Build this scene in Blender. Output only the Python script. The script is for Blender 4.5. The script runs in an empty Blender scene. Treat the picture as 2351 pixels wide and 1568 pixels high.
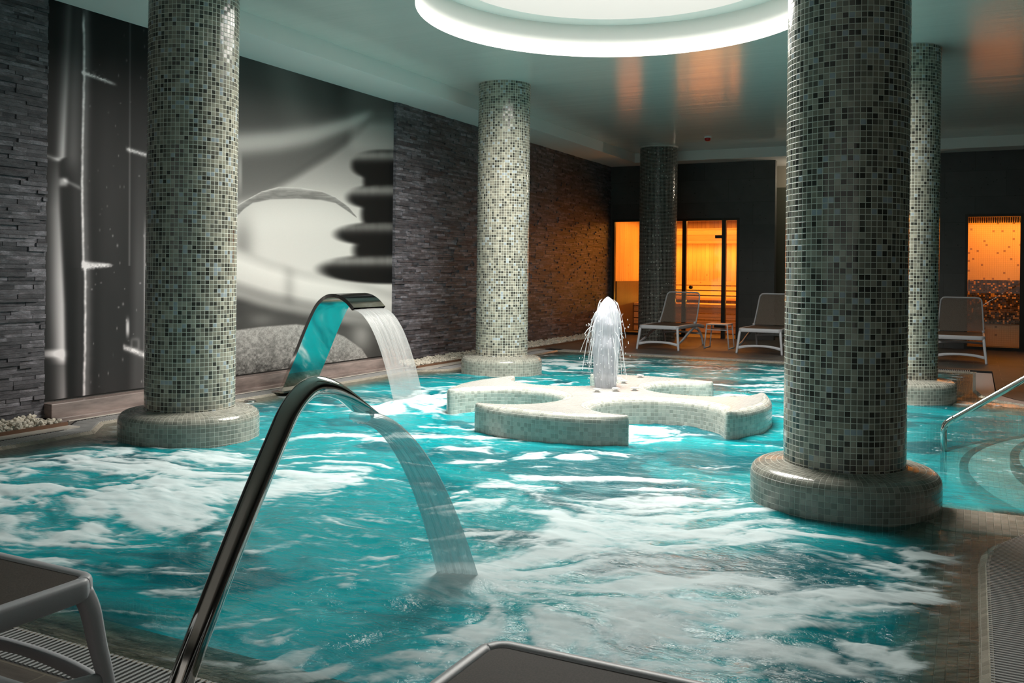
import bpy, bmesh, math, random
import numpy as np
from mathutils import Vector, Matrix

# ------------------------------------------------------------------ camera, world, lights
# room frame: +Y runs along the left wall towards the sauna wall, X across, z = 0 is the water level
U = 0.31                      # column radius in metres, the module of the room
F, CX, YH, RO, A = 2120.07, 1175.0, 623.2, 0.0115, 0.4635
CAMZ = 3.888 * U
CA, SA = math.cos(A), math.sin(A)
sc = bpy.context.scene
cam_d = bpy.data.cameras.new('camera')
cam = bpy.data.objects.new('camera', cam_d)
sc.collection.objects.link(cam)
cam_d.sensor_width = 36.0
cam_d.lens = 36.0 * F / 2351.0
cam_d.shift_y = (YH - 784.0) / 2351.0
cam_d.shift_x = -1.35 / 2351.0
cam_d.clip_start = 0.05
cam.matrix_world = Matrix.Translation((0, 0, CAMZ)) @ Matrix.Rotation(A, 4, 'Z') @ Matrix.Rotation(math.pi / 2, 4, 'X') @ Matrix.Rotation(RO, 4, 'Z')
sc.camera = cam
w = bpy.data.worlds.new('world'); sc.world = w; w.use_nodes = True
w.node_tree.nodes['Background'].inputs[0].default_value = (0.5, 0.6, 0.7, 1)
w.node_tree.nodes['Background'].inputs[1].default_value = 0.05
sc.view_settings.view_transform = 'Standard'
sc.view_settings.look = 'None'
sc.view_settings.exposure = 0.14
sc.view_settings.gamma = 1.0
sc.view_settings.use_curve_mapping = False
SKYLIGHT = 1.6                # radiance of the daylight diffuser


def area_light(name, loc, size, size_y, energy, color, rot=(0, 0, 0)):
    l = bpy.data.lights.new(name, 'AREA'); l.shape = 'RECTANGLE'; l.size = size; l.size_y = size_y
    l.energy = energy; l.color = color
    o = bpy.data.objects.new(name, l); sc.collection.objects.link(o)
    o.location = loc; o.rotation_euler = rot
    return o


def point_light(name, loc, energy, color, r=0.05):
    l = bpy.data.lights.new(name, 'POINT'); l.energy = energy; l.color = color; l.shadow_soft_size = r
    o = bpy.data.objects.new(name, l); sc.collection.objects.link(o); o.location = loc
    return o


# sauna: ceiling glow, bench strip; steam room ceiling; added front and recess fill lights
ORANGE = (1.0, 0.36, 0.045)
day = area_light('skylight_daylight', (-8.85*U, 23.9*U, (3.888+7.19+.8)*U), 9.2*U, 9.2*U, 420, (1.0, .955, .88))
day.data.shape = 'DISK'; day.data.spread = math.radians(162)
area_light('front_fill_light', (-4*U, -11.6*U, 6.0*U), 32*U, 8*U, 26, (1.0, .95, .88), (math.radians(90), 0, 0))  # added fill from behind the viewer, no window is modelled there
point_light('recess_fill_light', (-7.5*U, 56.4*U, 9.6*U), 26, (1.0, .85, .65))  # unseen warm fill, added to brighten the otherwise unlit recess
area_light('sauna_ceiling_light', (-16.2*U, 58.0*U, 7.35*U), 7.0*U, 4.5*U, 75, ORANGE)
area_light('sauna_bench_light', (-15.8*U, 60.9*U, 2.05*U), 7.0*U, 0.15*U, 12, (1.0, 0.50, 0.06), (math.radians(180+20), 0, 0))
area_light('sauna_valance_light', (-16.2*U, 60.6*U, 5.8*U), 7.4*U, .3*U, 24, (1.0, 0.38, 0.04), (math.radians(12), 0, 0))
area_light('steam_ceiling_light', (2.4*U, 57.2*U, 7.1*U), 5.5*U, 3.4*U, 40, (1.0, 0.34, 0.03))

# ------------------------------------------------------------------ helpers
def unpix(px, py):
    a = px - CX; b = py - YH
    # x - RO*(y + YH-784) = a ; y + RO*x = b
    x = (a + RO * (b + YH - 784)) / (1 + RO * RO)
    y = b - RO * x
    return x, y


def P(px, py, z=0.0):
    """photograph pixel + height (U above water) -> room point in U"""
    x, y = unpix(px, py)
    Y = -F * (z - 3.888) / y
    X = x * Y / F
    return (X * CA - Y * SA, X * SA + Y * CA)


def to_pix(x, y, z):
    """room point(s) in metres -> photograph pixel (numpy)"""
    X = x * CA + y * SA; Y = -x * SA + y * CA; Z = z - CAMZ
    a = F * X / Y; b = -F * Z / Y
    return CX + a - RO * (b + YH - 784), YH + b + RO * a


def link(o):
    sc.collection.objects.link(o); return o


def tag(o, label=None, cat=None, group=None, kind=None):
    if label: o['label'] = label
    if cat: o['category'] = cat
    if group: o['group'] = group
    if kind: o['kind'] = kind
    return o


def empty(name, loc=(0, 0, 0), rz=0.0):
    o = bpy.data.objects.new(name, None); link(o); o.location = loc; o.rotation_euler = (0, 0, rz)
    o.empty_display_size = 0.1
    return o


class MB:
    def __init__(s): s.v = []; s.f = []; s.uv = []; s.smooth = []

    def add(s, verts, faces, uvs=None, smooth=False):
        b = len(s.v); s.v += [tuple(v) for v in verts]
        for i, f in enumerate(faces):
            s.f.append([b + j for j in f]); s.smooth.append(smooth)
            s.uv.append(uvs[i] if uvs else None)
        return s

    def box(s, x0, y0, z0, x1, y1, z1):
        vs = [(x0, y0, z0), (x1, y0, z0), (x1, y1, z0), (x0, y1, z0), (x0, y0, z1), (x1, y0, z1), (x1, y1, z1), (x0, y1, z1)]
        return s.add(vs, [(0, 3, 2, 1), (4, 5, 6, 7), (0, 1, 5, 4), (1, 2, 6, 5), (2, 3, 7, 6), (3, 0, 4, 7)])

    def tube(s, pts, r, n=14, r2=None, cap=True, up=(0, 0, 1), power=2.0):
        """swept section; r, r2 lists or scalars: half width (sideways) and half height; power>2 squares it"""
        pts = [Vector(p) for p in pts]; m = len(pts)
        R = r if isinstance(r, (list, tuple)) else [r] * m
        R2 = R if r2 is None else (r2 if isinstance(r2, (list, tuple)) else [r2] * m)
        vs = []
        ref = Vector(up)
        for i, p in enumerate(pts):
            t = (pts[min(i + 1, m - 1)] - pts[max(i - 1, 0)]).normalized()
            side = t.cross(ref)
            if side.length < 1e-3: side = t.cross(Vector((0, 1, 0)))
            side.normalize(); nn = side.cross(t).normalized()
            for k in range(n):
                q = 2 * math.pi * k / n; c, sn = math.cos(q), math.sin(q)
                c = math.copysign(abs(c) ** (2 / power), c); sn = math.copysign(abs(sn) ** (2 / power), sn)
                vs.append(p + side * (R[i] * c) + nn * (R2[i] * sn))
        fs = []
        for i in range(m - 1):
            for k in range(n):
                fs.append((i * n + k, i * n + (k + 1) % n, (i + 1) * n + (k + 1) % n, (i + 1) * n + k))
        if cap: fs += [tuple(range(n))[::-1], tuple((m - 1) * n + k for k in range(n))]
        return s.add(vs, fs, smooth=True)

    def lathe(s, prof, n=64, c=(0, 0), tile=None, ucount=None):
        """prof: list of (r, z); uv in tile units when tile given"""
        vs = []; L = [0]
        for i in range(1, len(prof)): L.append(L[-1] + math.dist(prof[i], prof[i - 1]))
        for (r, z) in prof:
            for k in range(n):
                q = 2 * math.pi * k / n
                vs.append((c[0] + r * math.cos(q), c[1] + r * math.sin(q), z))
        fs = []; uv = []
        for i in range(len(prof) - 1):
            for k in range(n):
                fs.append((i * n + k, i * n + (k + 1) % n, (i + 1) * n + (k + 1) % n, (i + 1) * n + k))
                if tile:
                    u0, u1 = k / n * ucount, (k + 1) / n * ucount
                    uv.append([(u0, L[i] / tile), (u1, L[i] / tile), (u1, L[i + 1] / tile), (u0, L[i + 1] / tile)])
        return s.add(vs, fs, uv if tile else None, smooth=True)

    def build(s, name, mat, parent=None, bevel=0.0, seg=2, auto=True):
        me = bpy.data.meshes.new(name); me.from_pydata(s.v, [], s.f)
        me.polygons.foreach_set('use_smooth', s.smooth)
        if any(u is not None for u in s.uv):
            ul = me.uv_layers.new(name='UVMap'); k = 0; flat = []
            for f, u in zip(s.f, s.uv):
                for j in range(len(f)): flat += list(u[j]) if u is not None else [0.0, 0.0]
            ul.data.foreach_set('uv', flat)
        me.validate(); me.update()
        o = bpy.data.objects.new(name, me); link(o)
        if mat: me.materials.append(mat)
        if parent: o.parent = parent
        if bevel > 0:
            m = o.modifiers.new('bevel', 'BEVEL'); m.width = bevel; m.segments = seg; m.limit_method = 'ANGLE'; m.angle_limit = math.radians(50)
        if auto and any(s.smooth):
            try:
                m = o.modifiers.new('es', 'EDGE_SPLIT'); m.split_angle = math.radians(48)
            except Exception: pass
        return o


def copy_tree(o, parent=None):
    c = o.copy(); link(c); c.parent = parent
    for ch in [x for x in KIDS.get(o.name, [])]:
        copy_tree(ch, c)
    return c


KIDS = {}


def register(o):
    KIDS.clear()
    for x in sc.objects:
        if x.parent: KIDS.setdefault(x.parent.name, []).append(x)


# ------------------------------------------------------------------ materials
def new_mat(name):
    m = bpy.data.materials.new(name); m.use_nodes = True
    nt = m.node_tree; b = nt.nodes['Principled BSDF']
    return m, nt, b


def N(nt, t, **kw):
    n = nt.nodes.new(t)
    for k, v in kw.items():
        if k.startswith('i_'): n.inputs[int(k[2:])].default_value = v
        else: setattr(n, k, v)
    return n


def mth(nt, op, a, b=None, c=None, clamp=False):
    n = nt.nodes.new('ShaderNodeMath'); n.operation = op; n.use_clamp = clamp
    for i, x in enumerate((a, b, c)):
        if x is None: continue
        if isinstance(x, (int, float)): n.inputs[i].default_value = x
        else: nt.links.new(x, n.inputs[i])
    return n.outputs[0]


def ramp(nt, fac, stops, interp='LINEAR'):
    r = nt.nodes.new('ShaderNodeValToRGB'); r.color_ramp.interpolation = interp
    e = r.color_ramp.elements
    while len(e) < len(stops): e.new(0.5)
    for i, (p, c) in enumerate(stops):
        e[i].position = p; e[i].color = (*c, 1) if len(c) == 3 else c
    nt.links.new(fac, r.inputs[0])
    return r.outputs[0]


def mixc(nt, fac, a, b, mode='MIX'):
    m = nt.nodes.new('ShaderNodeMix'); m.data_type = 'RGBA'; m.blend_type = mode
    for s, x in ((0, fac), (6, a), (7, b)):
        if isinstance(x, (int, float)): m.inputs[s].default_value = x
        elif isinstance(x, tuple): m.inputs[s].default_value = (*x, 1)
        else: nt.links.new(x, m.inputs[s])
    return m.outputs[2]


def noise(nt, vec, scale, detail=3, rough=0.5, dist=0.0, dim='3D'):
    n = N(nt, 'ShaderNodeTexNoise'); n.inputs['Scale'].default_value = scale; n.inputs['Detail'].default_value = detail
    n.inputs['Roughness'].default_value = rough; n.inputs['Distortion'].default_value = dist
    if vec is not None: nt.links.new(vec, n.inputs['Vector'])
    return n


def plain(name, col, rough=0.5, metal=0.0, nscale=0, namt=0.0, bump=0.0, spec=0.5, coat=0.0, stretch=None):
    m, nt, b = new_mat(name)
    b.inputs['Roughness'].default_value = rough; b.inputs['Metallic'].default_value = metal
    b.inputs['Specular IOR Level'].default_value = spec; b.inputs['Coat Weight'].default_value = coat
    b.inputs['Base Color'].default_value = (*col, 1)
    if nscale:
        tc = N(nt, 'ShaderNodeTexCoord'); v = tc.outputs['Object']
        if stretch:
            mp = N(nt, 'ShaderNodeMapping'); mp.inputs['Scale'].default_value = stretch
            nt.links.new(v, mp.inputs[0]); v = mp.outputs[0]
        n = noise(nt, v, nscale, 5, 0.6)
        lo = tuple(max(0, c * (1 - namt)) for c in col); hi = tuple(min(1, c * (1 + namt)) for c in col)
        c = ramp(nt, n.outputs[0], [(0.3, lo), (0.7, hi)])
        nt.links.new(c, b.inputs['Base Color'])
        if bump:
            bp = N(nt, 'ShaderNodeBump'); bp.inputs['Strength'].default_value = bump; bp.inputs['Distance'].default_value = 0.01
            nt.links.new(n.outputs[0], bp.inputs['Height']); nt.links.new(bp.outputs[0], b.inputs['Normal'])
    return m


def mosaic(name, pal, grout, gw=0.055, rough=0.12, tilt=0.5, dist=0.004, coords='UV', scale=1.0, spec=0.5, vary=0.15):
    m, nt, b = new_mat(name)
    tc = N(nt, 'ShaderNodeTexCoord')
    v = tc.outputs['UV' if coords == 'UV' else 'Object']
    if scale != 1.0:
        s = N(nt, 'ShaderNodeVectorMath', operation='SCALE'); s.inputs['Scale'].default_value = scale
        nt.links.new(v, s.inputs[0]); v = s.outputs[0]
    fl = N(nt, 'ShaderNodeVectorMath', operation='FLOOR'); fr = N(nt, 'ShaderNodeVectorMath', operation='FRACTION')
    nt.links.new(v, fl.inputs[0]); nt.links.new(v, fr.inputs[0])
    if coords != 'UV':
        # lay tiles on the xy plane only
        cx = N(nt, 'ShaderNodeVectorMath', operation='MULTIPLY'); cx.inputs[1].default_value = (1, 1, 0)
        nt.links.new(fl.outputs[0], cx.inputs[0]); flo = cx.outputs[0]
    else: flo = fl.outputs[0]
    wn = N(nt, 'ShaderNodeTexWhiteNoise'); wn.noise_dimensions = '3D'; nt.links.new(flo, wn.inputs['Vector'])
    sp = N(nt, 'ShaderNodeSeparateXYZ'); nt.links.new(fr.outputs[0], sp.inputs[0])
    fx = mth(nt, 'ABSOLUTE', mth(nt, 'SUBTRACT', sp.outputs[0], 0.5)); fy = mth(nt, 'ABSOLUTE', mth(nt, 'SUBTRACT', sp.outputs[1], 0.5))
    mx = mth(nt, 'MAXIMUM', fx, fy)
    mr = N(nt, 'ShaderNodeMapRange'); mr.inputs[1].default_value = 0.5 - gw - 0.02; mr.inputs[2].default_value = 0.5 - gw + 0.02
    nt.links.new(mx, mr.inputs[0]); g = mr.outputs[0]
    col = ramp(nt, wn.outputs['Value'], pal, 'CONSTANT')
    if vary:
        nz = noise(nt, v, 0.11, 3, 0.6)
        k = N(nt, 'ShaderNodeMapRange'); k.inputs[1].default_value = 0.3; k.inputs[2].default_value = 0.7
        k.inputs[3].default_value = 1 - vary; k.inputs[4].default_value = 1 + vary
        nt.links.new(nz.outputs[0], k.inputs[0])
        sc2 = N(nt, 'ShaderNodeVectorMath', operation='SCALE'); nt.links.new(col, sc2.inputs[0]); nt.links.new(k.outputs[0], sc2.inputs['Scale']); col = sc2.outputs[0]
    col = mixc(nt, g, col, grout)
    nt.links.new(col, b.inputs['Base Color'])
    # each tile sits at a slightly different angle
    rc = N(nt, 'ShaderNodeVectorMath', operation='SUBTRACT'); rc.inputs[1].default_value = (0.5, 0.5, 0.5); nt.links.new(wn.outputs['Color'], rc.inputs[0])
    fc = N(nt, 'ShaderNodeVectorMath', operation='SUBTRACT'); fc.inputs[1].default_value = (0.5, 0.5, 0.5); nt.links.new(fr.outputs[0], fc.inputs[0])
    if coords != 'UV':
        f2 = N(nt, 'ShaderNodeVectorMath', operation='MULTIPLY'); f2.inputs[1].default_value = (1, 1, 0); nt.links.new(fc.outputs[0], f2.inputs[0]); fco = f2.outputs[0]
    else: fco = fc.outputs[0]
    dt = N(nt, 'ShaderNodeVectorMath', operation='DOT_PRODUCT'); nt.links.new(rc.outputs[0], dt.inputs[0]); nt.links.new(fco, dt.inputs[1])
    h = mth(nt, 'SUBTRACT', mth(nt, 'MULTIPLY', dt.outputs['Value'], tilt), g)
    bp = N(nt, 'ShaderNodeBump'); bp.inputs['Strength'].default_value = 0.8; bp.inputs['Distance'].default_value = dist
    nt.links.new(h, bp.inputs['Height']); nt.links.new(bp.outputs[0], b.inputs['Normal'])
    rr = N(nt, 'ShaderNodeMapRange'); rr.inputs[3].default_value = rough; rr.inputs[4].default_value = 0.6
    nt.links.new(g, rr.inputs[0]); nt.links.new(rr.outputs[0], b.inputs['Roughness'])
    b.inputs['Specular IOR Level'].default_value = spec
    return m


M = {}
M['column'] = mosaic('column mosaic', [(0, (.05, .048, .04)), (.14, (.115, .108, .088)), (.34, (.19, .178, .142)), (.58, (.27, .25, .195)), (.80, (.35, .325, .26)), (.93, (.33, .37, .40))],
                     (.74, .74, .64), gw=.06, tilt=.55)
M['base'] = mosaic('column base mosaic', [(0, (.20, .20, .17)), (.3, (.25, .245, .21)), (.65, (.30, .295, .25))], (.60, .60, .53), gw=.045, rough=.18, tilt=.3, vary=.08)
M['island'] = mosaic('island side mosaic', [(0, (.33, .34, .30)), (.3, (.40, .41, .37)), (.65, (.47, .47, .42))], (.72, .72, .66), gw=.045, rough=.18, tilt=.3, vary=.08)
M['island_top'] = mosaic('island top mosaic', [(0, (.36, .355, .335)), (.5, (.385, .38, .36))], (.44, .435, .41), gw=.04, rough=.25, tilt=.3, vary=.06)
M['darkcol'] = mosaic('dark column mosaic', [(0, (.008, .008, .008)), (.5, (.014, .014, .013)), (.88, (.03, .03, .028)), (.965, (.30, .30, .27))], (.50, .48, .42), gw=.085, rough=.15, tilt=.6)
M['rim'] = mosaic('wet beige rim tiles', [(0, (.27, .24, .195)), (.4, (.31, .28, .225)), (.7, (.35, .31, .255))], (.44, .40, .33), gw=.03, rough=.15, tilt=.1, coords='OBJ', scale=1 / .033, vary=.1)
M['basin'] = mosaic('turquoise basin tiles', [(0, (.05, .60, .68)), (.4, (.07, .66, .73)), (.7, (.10, .72, .79))], (.2, .75, .80), gw=.03, rough=.4, tilt=.1, coords='OBJ', scale=1 / .033, vary=.1)
M['step'] = mosaic('pale step tiles', [(0, (.45, .60, .58)), (.5, (.52, .66, .62))], (.55, .68, .64), gw=.03, rough=.4, tilt=.1, coords='OBJ', scale=1 / .033)
M['step_edge'] = mosaic('brown step edge mosaic', [(0, (.03, .02, .015)), (.4, (.07, .045, .03)), (.75, (.12, .10, .08))], (.2, .17, .13), gw=.05, rough=.3, coords='OBJ', scale=1 / .025)
M['white'] = plain('white plaster', (.80, .79, .75), .6)
M['steel'] = plain('polished stainless steel', (.62, .60, .57), .07, 1.0)
M['steel_b'] = plain('brushed stainless steel', (.55, .53, .50), .16, 1.0, 40, .1, stretch=(1, 1, 8))
M['steel_in'] = plain('satin stainless underside', (.60, .60, .58), .12, 1.0)
M['lounger'] = plain('light grey moulded resin', (.50, .50, .53), .42, 0, 300, .04, .05)
M['lounger_dk'] = plain('charcoal rubber', (.03, .03, .03), .6)
M['marble'] = plain('veined brown marble', (.22, .17, .155), .25, 0, 5, .55, stretch=(1, .35, 2))
M['coping'] = plain('pale coping stone', (.50, .46, .41), .4, 0, 9, .15)
M['grate'] = plain('white plastic grating', (.42, .42, .42), .32)
M['channel'] = plain('dark gutter channel', (.008, .008, .008), .6)
M['frame_dk'] = plain('dark bronze metal', (.035, .033, .028), .35, .6)
M['alarm_red'] = plain('red plastic', (.45, .01, .01), .35)
M['alarm_white'] = plain('white plastic', (.75, .75, .75), .4)
M['gravel'] = plain('cream pebbles', (.55, .50, .42), .7, 0, 15, .35)
M['rust'] = plain('rusty edging strip', (.16, .08, .045), .6)


def stone_mat(name, c0, c1, bump=.6, rough=.55):
    m, nt, b = new_mat(name)
    tc = N(nt, 'ShaderNodeTexCoord'); at = N(nt, 'ShaderNodeAttribute'); at.attribute_name = 'rnd'
    mp = N(nt, 'ShaderNodeMapping'); mp.inputs['Scale'].default_value = (1, 1, 3); nt.links.new(tc.outputs['Object'], mp.inputs[0])
    n1 = noise(nt, mp.outputs[0], 9, 8, .68); n2 = noise(nt, mp.outputs[0], 60, 6, .7)
    f = mth(nt, 'ADD', mth(nt, 'MULTIPLY', n1.outputs[0], .65), mth(nt, 'MULTIPLY', n2.outputs[0], .35))
    f = mth(nt, 'ADD', mth(nt, 'MULTIPLY', f, 1.1), mth(nt, 'MULTIPLY', mth(nt, 'SUBTRACT', at.outputs['Fac'], .5), .28))
    c = ramp(nt, f, [(.36, c0), (.62, c1), (.80, tuple(min(1, x * 2.6) for x in c1))])
    nt.links.new(c, b.inputs['Base Color'])
    b.inputs['Roughness'].default_value = rough
    bp = N(nt, 'ShaderNodeBump'); bp.inputs['Strength'].default_value = bump; bp.inputs['Distance'].default_value = .012
    nt.links.new(mth(nt, 'ADD', n1.outputs[0], mth(nt, 'MULTIPLY', n2.outputs[0], .7)), bp.inputs['Height']); nt.links.new(bp.outputs[0], b.inputs['Normal'])
    return m


M['slate'] = stone_mat('split slate', (.030, .029, .036), (.125, .118, .132), .8, .42)


def dark_tile_mat():
    m, nt, b = new_mat('dark basalt tiles')
    tc = N(nt, 'ShaderNodeTexCoord')
    sp = N(nt, 'ShaderNodeSeparateXYZ'); nt.links.new(tc.outputs['Object'], sp.inputs[0])
    cb = N(nt, 'ShaderNodeCombineXYZ'); nt.links.new(sp.outputs[0], cb.inputs[0]); nt.links.new(sp.outputs[2], cb.inputs[1])
    br = N(nt, 'ShaderNodeTexBrick'); nt.links.new(cb.outputs[0], br.inputs['Vector'])
    br.inputs['Scale'].default_value = 1; br.inputs['Brick Width'].default_value = .9; br.inputs['Row Height'].default_value = .42
    br.inputs['Mortar Size'].default_value = .002; br.inputs['Mortar Smooth'].default_value = .2
    br.inputs['Color1'].default_value = (.048, .048, .048, 1); br.inputs['Color2'].default_value = (.068, .068, .066, 1); br.inputs['Mortar'].default_value = (.012, .012, .012, 1)
    n = noise(nt, tc.outputs['Object'], 4, 6, .65)
    c = mixc(nt, n.outputs[0], (.55, .55, .57), (1.25, 1.25, 1.2))
    c = mixc(nt, 1.0, br.outputs[0], c, 'MULTIPLY')
    v = N(nt, 'ShaderNodeTexVoronoi'); v.inputs['Scale'].default_value = 9; v.inputs['Randomness'].default_value = 1; nt.links.new(tc.outputs['Object'], v.inputs['Vector'])
    pits = mth(nt, 'LESS_THAN', v.outputs['Distance'], .10)
    c = mixc(nt, mth(nt, 'MULTIPLY', pits, .75), c, (.006, .006, .006))
    nt.links.new(c, b.inputs['Base Color']); b.inputs['Roughness'].default_value = .42
    return m


M['basalt'] = dark_tile_mat()


def deck_mat():
    m, nt, b = new_mat('brown slate deck tiles')
    tc = N(nt, 'ShaderNodeTexCoord')
    br = N(nt, 'ShaderNodeTexBrick'); nt.links.new(tc.outputs['Object'], br.inputs['Vector'])
    br.inputs['Scale'].default_value = 1; br.inputs['Brick Width'].default_value = .6; br.inputs['Row Height'].default_value = .3
    br.inputs['Mortar Size'].default_value = .003
    br.inputs['Color1'].default_value = (.078, .066, .058, 1); br.inputs['Color2'].default_value = (.10, .086, .075, 1); br.inputs['Mortar'].default_value = (.16, .14, .11, 1)
    mp = N(nt, 'ShaderNodeMapping'); mp.inputs['Scale'].default_value = (1, 5, 1); nt.links.new(tc.outputs['Object'], mp.inputs[0])
    n = noise(nt, mp.outputs[0], 5, 7, .7)
    c = mixc(nt, 1.0, br.outputs[0], mixc(nt, n.outputs[0], (.45, .45, .45), (1.6, 1.55, 1.5)), 'MULTIPLY')
    nt.links.new(c, b.inputs['Base Color']); b.inputs['Roughness'].default_value = .55; b.inputs['Specular IOR Level'].default_value = .3
    bp = N(nt, 'ShaderNodeBump'); bp.inputs['Strength'].default_value = .3; bp.inputs['Distance'].default_value = .005
    nt.links.new(n.outputs[0], bp.inputs['Height']); nt.links.new(bp.outputs[0], b.inputs['Normal'])
    return m


M['deck'] = deck_mat()


def ceiling_mat():
    m, nt, b = new_mat('glossy stretched ceiling')
    tc = N(nt, 'ShaderNodeTexCoord')
    b.inputs['Base Color'].default_value = (.64, .63, .58, 1)
    b.inputs['Roughness'].default_value = .19; b.inputs['Specular IOR Level'].default_value = .8
    b.inputs['IOR'].default_value = 1.6
    mp = N(nt, 'ShaderNodeMapping'); mp.inputs['Rotation'].default_value = (0, 0, A); mp.inputs['Scale'].default_value = (.25, 3.0, 1); nt.links.new(tc.outputs['Object'], mp.inputs[0])
    n = noise(nt, mp.outputs[0], 1.2, 4, .55)
    bp = N(nt, 'ShaderNodeBump'); bp.inputs['Strength'].default_value = .22; bp.inputs['Distance'].default_value = .03
    nt.links.new(n.outputs[0], bp.inputs['Height']); nt.links.new(bp.outputs[0], b.inputs['Normal'])
    return m


M['ceiling'] = ceiling_mat()


def plank_mat(name, axis, pitch, c0, c1, line=.12, rough=.5):
    """planks: axis 0/1/2 = object axis across the planks"""
    m, nt, b = new_mat(name)
    tc = N(nt, 'ShaderNodeTexCoord'); sp = N(nt, 'ShaderNodeSeparateXYZ'); nt.links.new(tc.outputs['Object'], sp.inputs[0])
    t = mth(nt, 'DIVIDE', sp.outputs[axis], pitch)
    fr = mth(nt, 'FRACT', t); fl = mth(nt, 'FLOOR', t)
    wn = N(nt, 'ShaderNodeTexWhiteNoise'); wn.noise_dimensions = '1D'; nt.links.new(fl, wn.inputs['W'])
    scl = [2, 2, 2]; scl[axis] = 22
    mp = N(nt, 'ShaderNodeMapping'); mp.inputs['Scale'].default_value = scl; nt.links.new(tc.outputs['Object'], mp.inputs[0])
    n = noise(nt, mp.outputs[0], 1.5, 5, .6)
    f = mth(nt, 'ADD', mth(nt, 'MULTIPLY', n.outputs[0], .7), mth(nt, 'MULTIPLY', wn.outputs['Value'], .3))
    c = ramp(nt, f, [(.3, c0), (.75, c1)])
    v = N(nt, 'ShaderNodeTexVoronoi'); v.inputs['Scale'].default_value = 4.5; nt.links.new(tc.outputs['Object'], v.inputs['Vector'])
    c = mixc(nt, mth(nt, 'MULTIPLY', mth(nt, 'LESS_THAN', v.outputs['Distance'], .07), .6), c, tuple(x * .3 for x in c0))
    ln = mth(nt, 'LESS_THAN', fr, line)
    c = mixc(nt, mth(nt, 'MULTIPLY', ln, .75), c, tuple(x * .18 for x in c0))
    nt.links.new(c, b.inputs['Base Color']); b.inputs['Roughness'].default_value = rough
    return m


M['plank_v'] = plank_mat('vertical pine planks', 0, .09, (.50, .30, .15), (.66, .42, .22), .05)
M['plank_vy'] = plank_mat('narrow vertical pine slats', 1, .045, (.50, .30, .15), (.66, .42, .22), .16)
M['plank_h'] = plank_mat('horizontal pine slats', 2, .105, (.46, .26, .12), (.60, .36, .17), .07)
M['plank_dk'] = plank_mat('lower vertical wood panel', 1, .11, (.07, .042, .018), (.10, .06, .025), .06)
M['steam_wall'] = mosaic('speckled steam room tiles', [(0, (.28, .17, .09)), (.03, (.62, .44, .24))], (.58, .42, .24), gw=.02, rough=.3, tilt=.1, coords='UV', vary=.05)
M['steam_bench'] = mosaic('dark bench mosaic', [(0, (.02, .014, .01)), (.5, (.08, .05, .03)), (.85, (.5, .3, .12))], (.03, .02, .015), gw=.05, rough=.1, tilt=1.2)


def glass_mat(name, tint=(1, 1, 1), refl=.08):
    m = bpy.data.materials.new(name); m.use_nodes = True; nt = m.node_tree; nt.nodes.clear()
    out = N(nt, 'ShaderNodeOutputMaterial'); tr = N(nt, 'ShaderNodeBsdfTransparent'); tr.inputs[0].default_value = (*tint, 1)
    gl = N(nt, 'ShaderNodeBsdfGlossy'); gl.inputs['Roughness'].default_value = .01
    fr = N(nt, 'ShaderNodeFresnel'); fr.inputs[0].default_value = 1.45
    mx = N(nt, 'ShaderNodeMixShader'); nt.links.new(fr.outputs[0], mx.inputs[0]); nt.links.new(tr.outputs[0], mx.inputs[1]); nt.links.new(gl.outputs[0], mx.inputs[2])
    nt.links.new(mx.outputs[0], out.inputs[0])
    return m


M['glass'] = glass_mat('clear glass')


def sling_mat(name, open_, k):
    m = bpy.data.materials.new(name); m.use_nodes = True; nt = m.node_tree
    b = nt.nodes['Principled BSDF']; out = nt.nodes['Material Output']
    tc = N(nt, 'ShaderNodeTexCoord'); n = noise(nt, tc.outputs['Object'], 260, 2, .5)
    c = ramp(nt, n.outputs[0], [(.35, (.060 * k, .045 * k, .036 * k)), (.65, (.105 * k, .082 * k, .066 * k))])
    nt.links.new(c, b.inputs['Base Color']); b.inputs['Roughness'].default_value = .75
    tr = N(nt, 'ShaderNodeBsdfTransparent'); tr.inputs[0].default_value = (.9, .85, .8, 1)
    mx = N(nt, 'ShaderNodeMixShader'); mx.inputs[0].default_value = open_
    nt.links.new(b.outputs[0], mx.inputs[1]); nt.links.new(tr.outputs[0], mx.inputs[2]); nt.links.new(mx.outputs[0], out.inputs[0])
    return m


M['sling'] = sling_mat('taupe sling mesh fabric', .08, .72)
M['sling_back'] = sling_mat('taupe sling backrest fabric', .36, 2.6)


def emit(name, col, s):
    m = bpy.data.materials.new(name); m.use_nodes = True; nt = m.node_tree; nt.nodes.clear()
    out = N(nt, 'ShaderNodeOutputMaterial'); e = N(nt, 'ShaderNodeEmission'); e.inputs[0].default_value = (*col, 1); e.inputs[1].default_value = s
    nt.links.new(e.outputs[0], out.inputs[0]); return m


def vcol_mat(name, attr, rough=.45):
    m, nt, b = new_mat(name); a = N(nt, 'ShaderNodeAttribute'); a.attribute_name = attr
    nt.links.new(a.outputs['Color'], b.inputs['Base Color']); b.inputs['Roughness'].default_value = rough; b.inputs['Specular IOR Level'].default_value = .25
    return m


# ------------------------------------------------------------------ numpy noise
def _h(ix, iy, s):
    n = (ix.astype(np.int64) * 374761393 + iy.astype(np.int64) * 668265263 + s * 1442695041) & 0x7fffffff
    n = ((n ^ (n >> 13)) * 1274126177) & 0x7fffffff
    n = n ^ (n >> 16)
    return (n & 0xffff) / 65535.0


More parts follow.
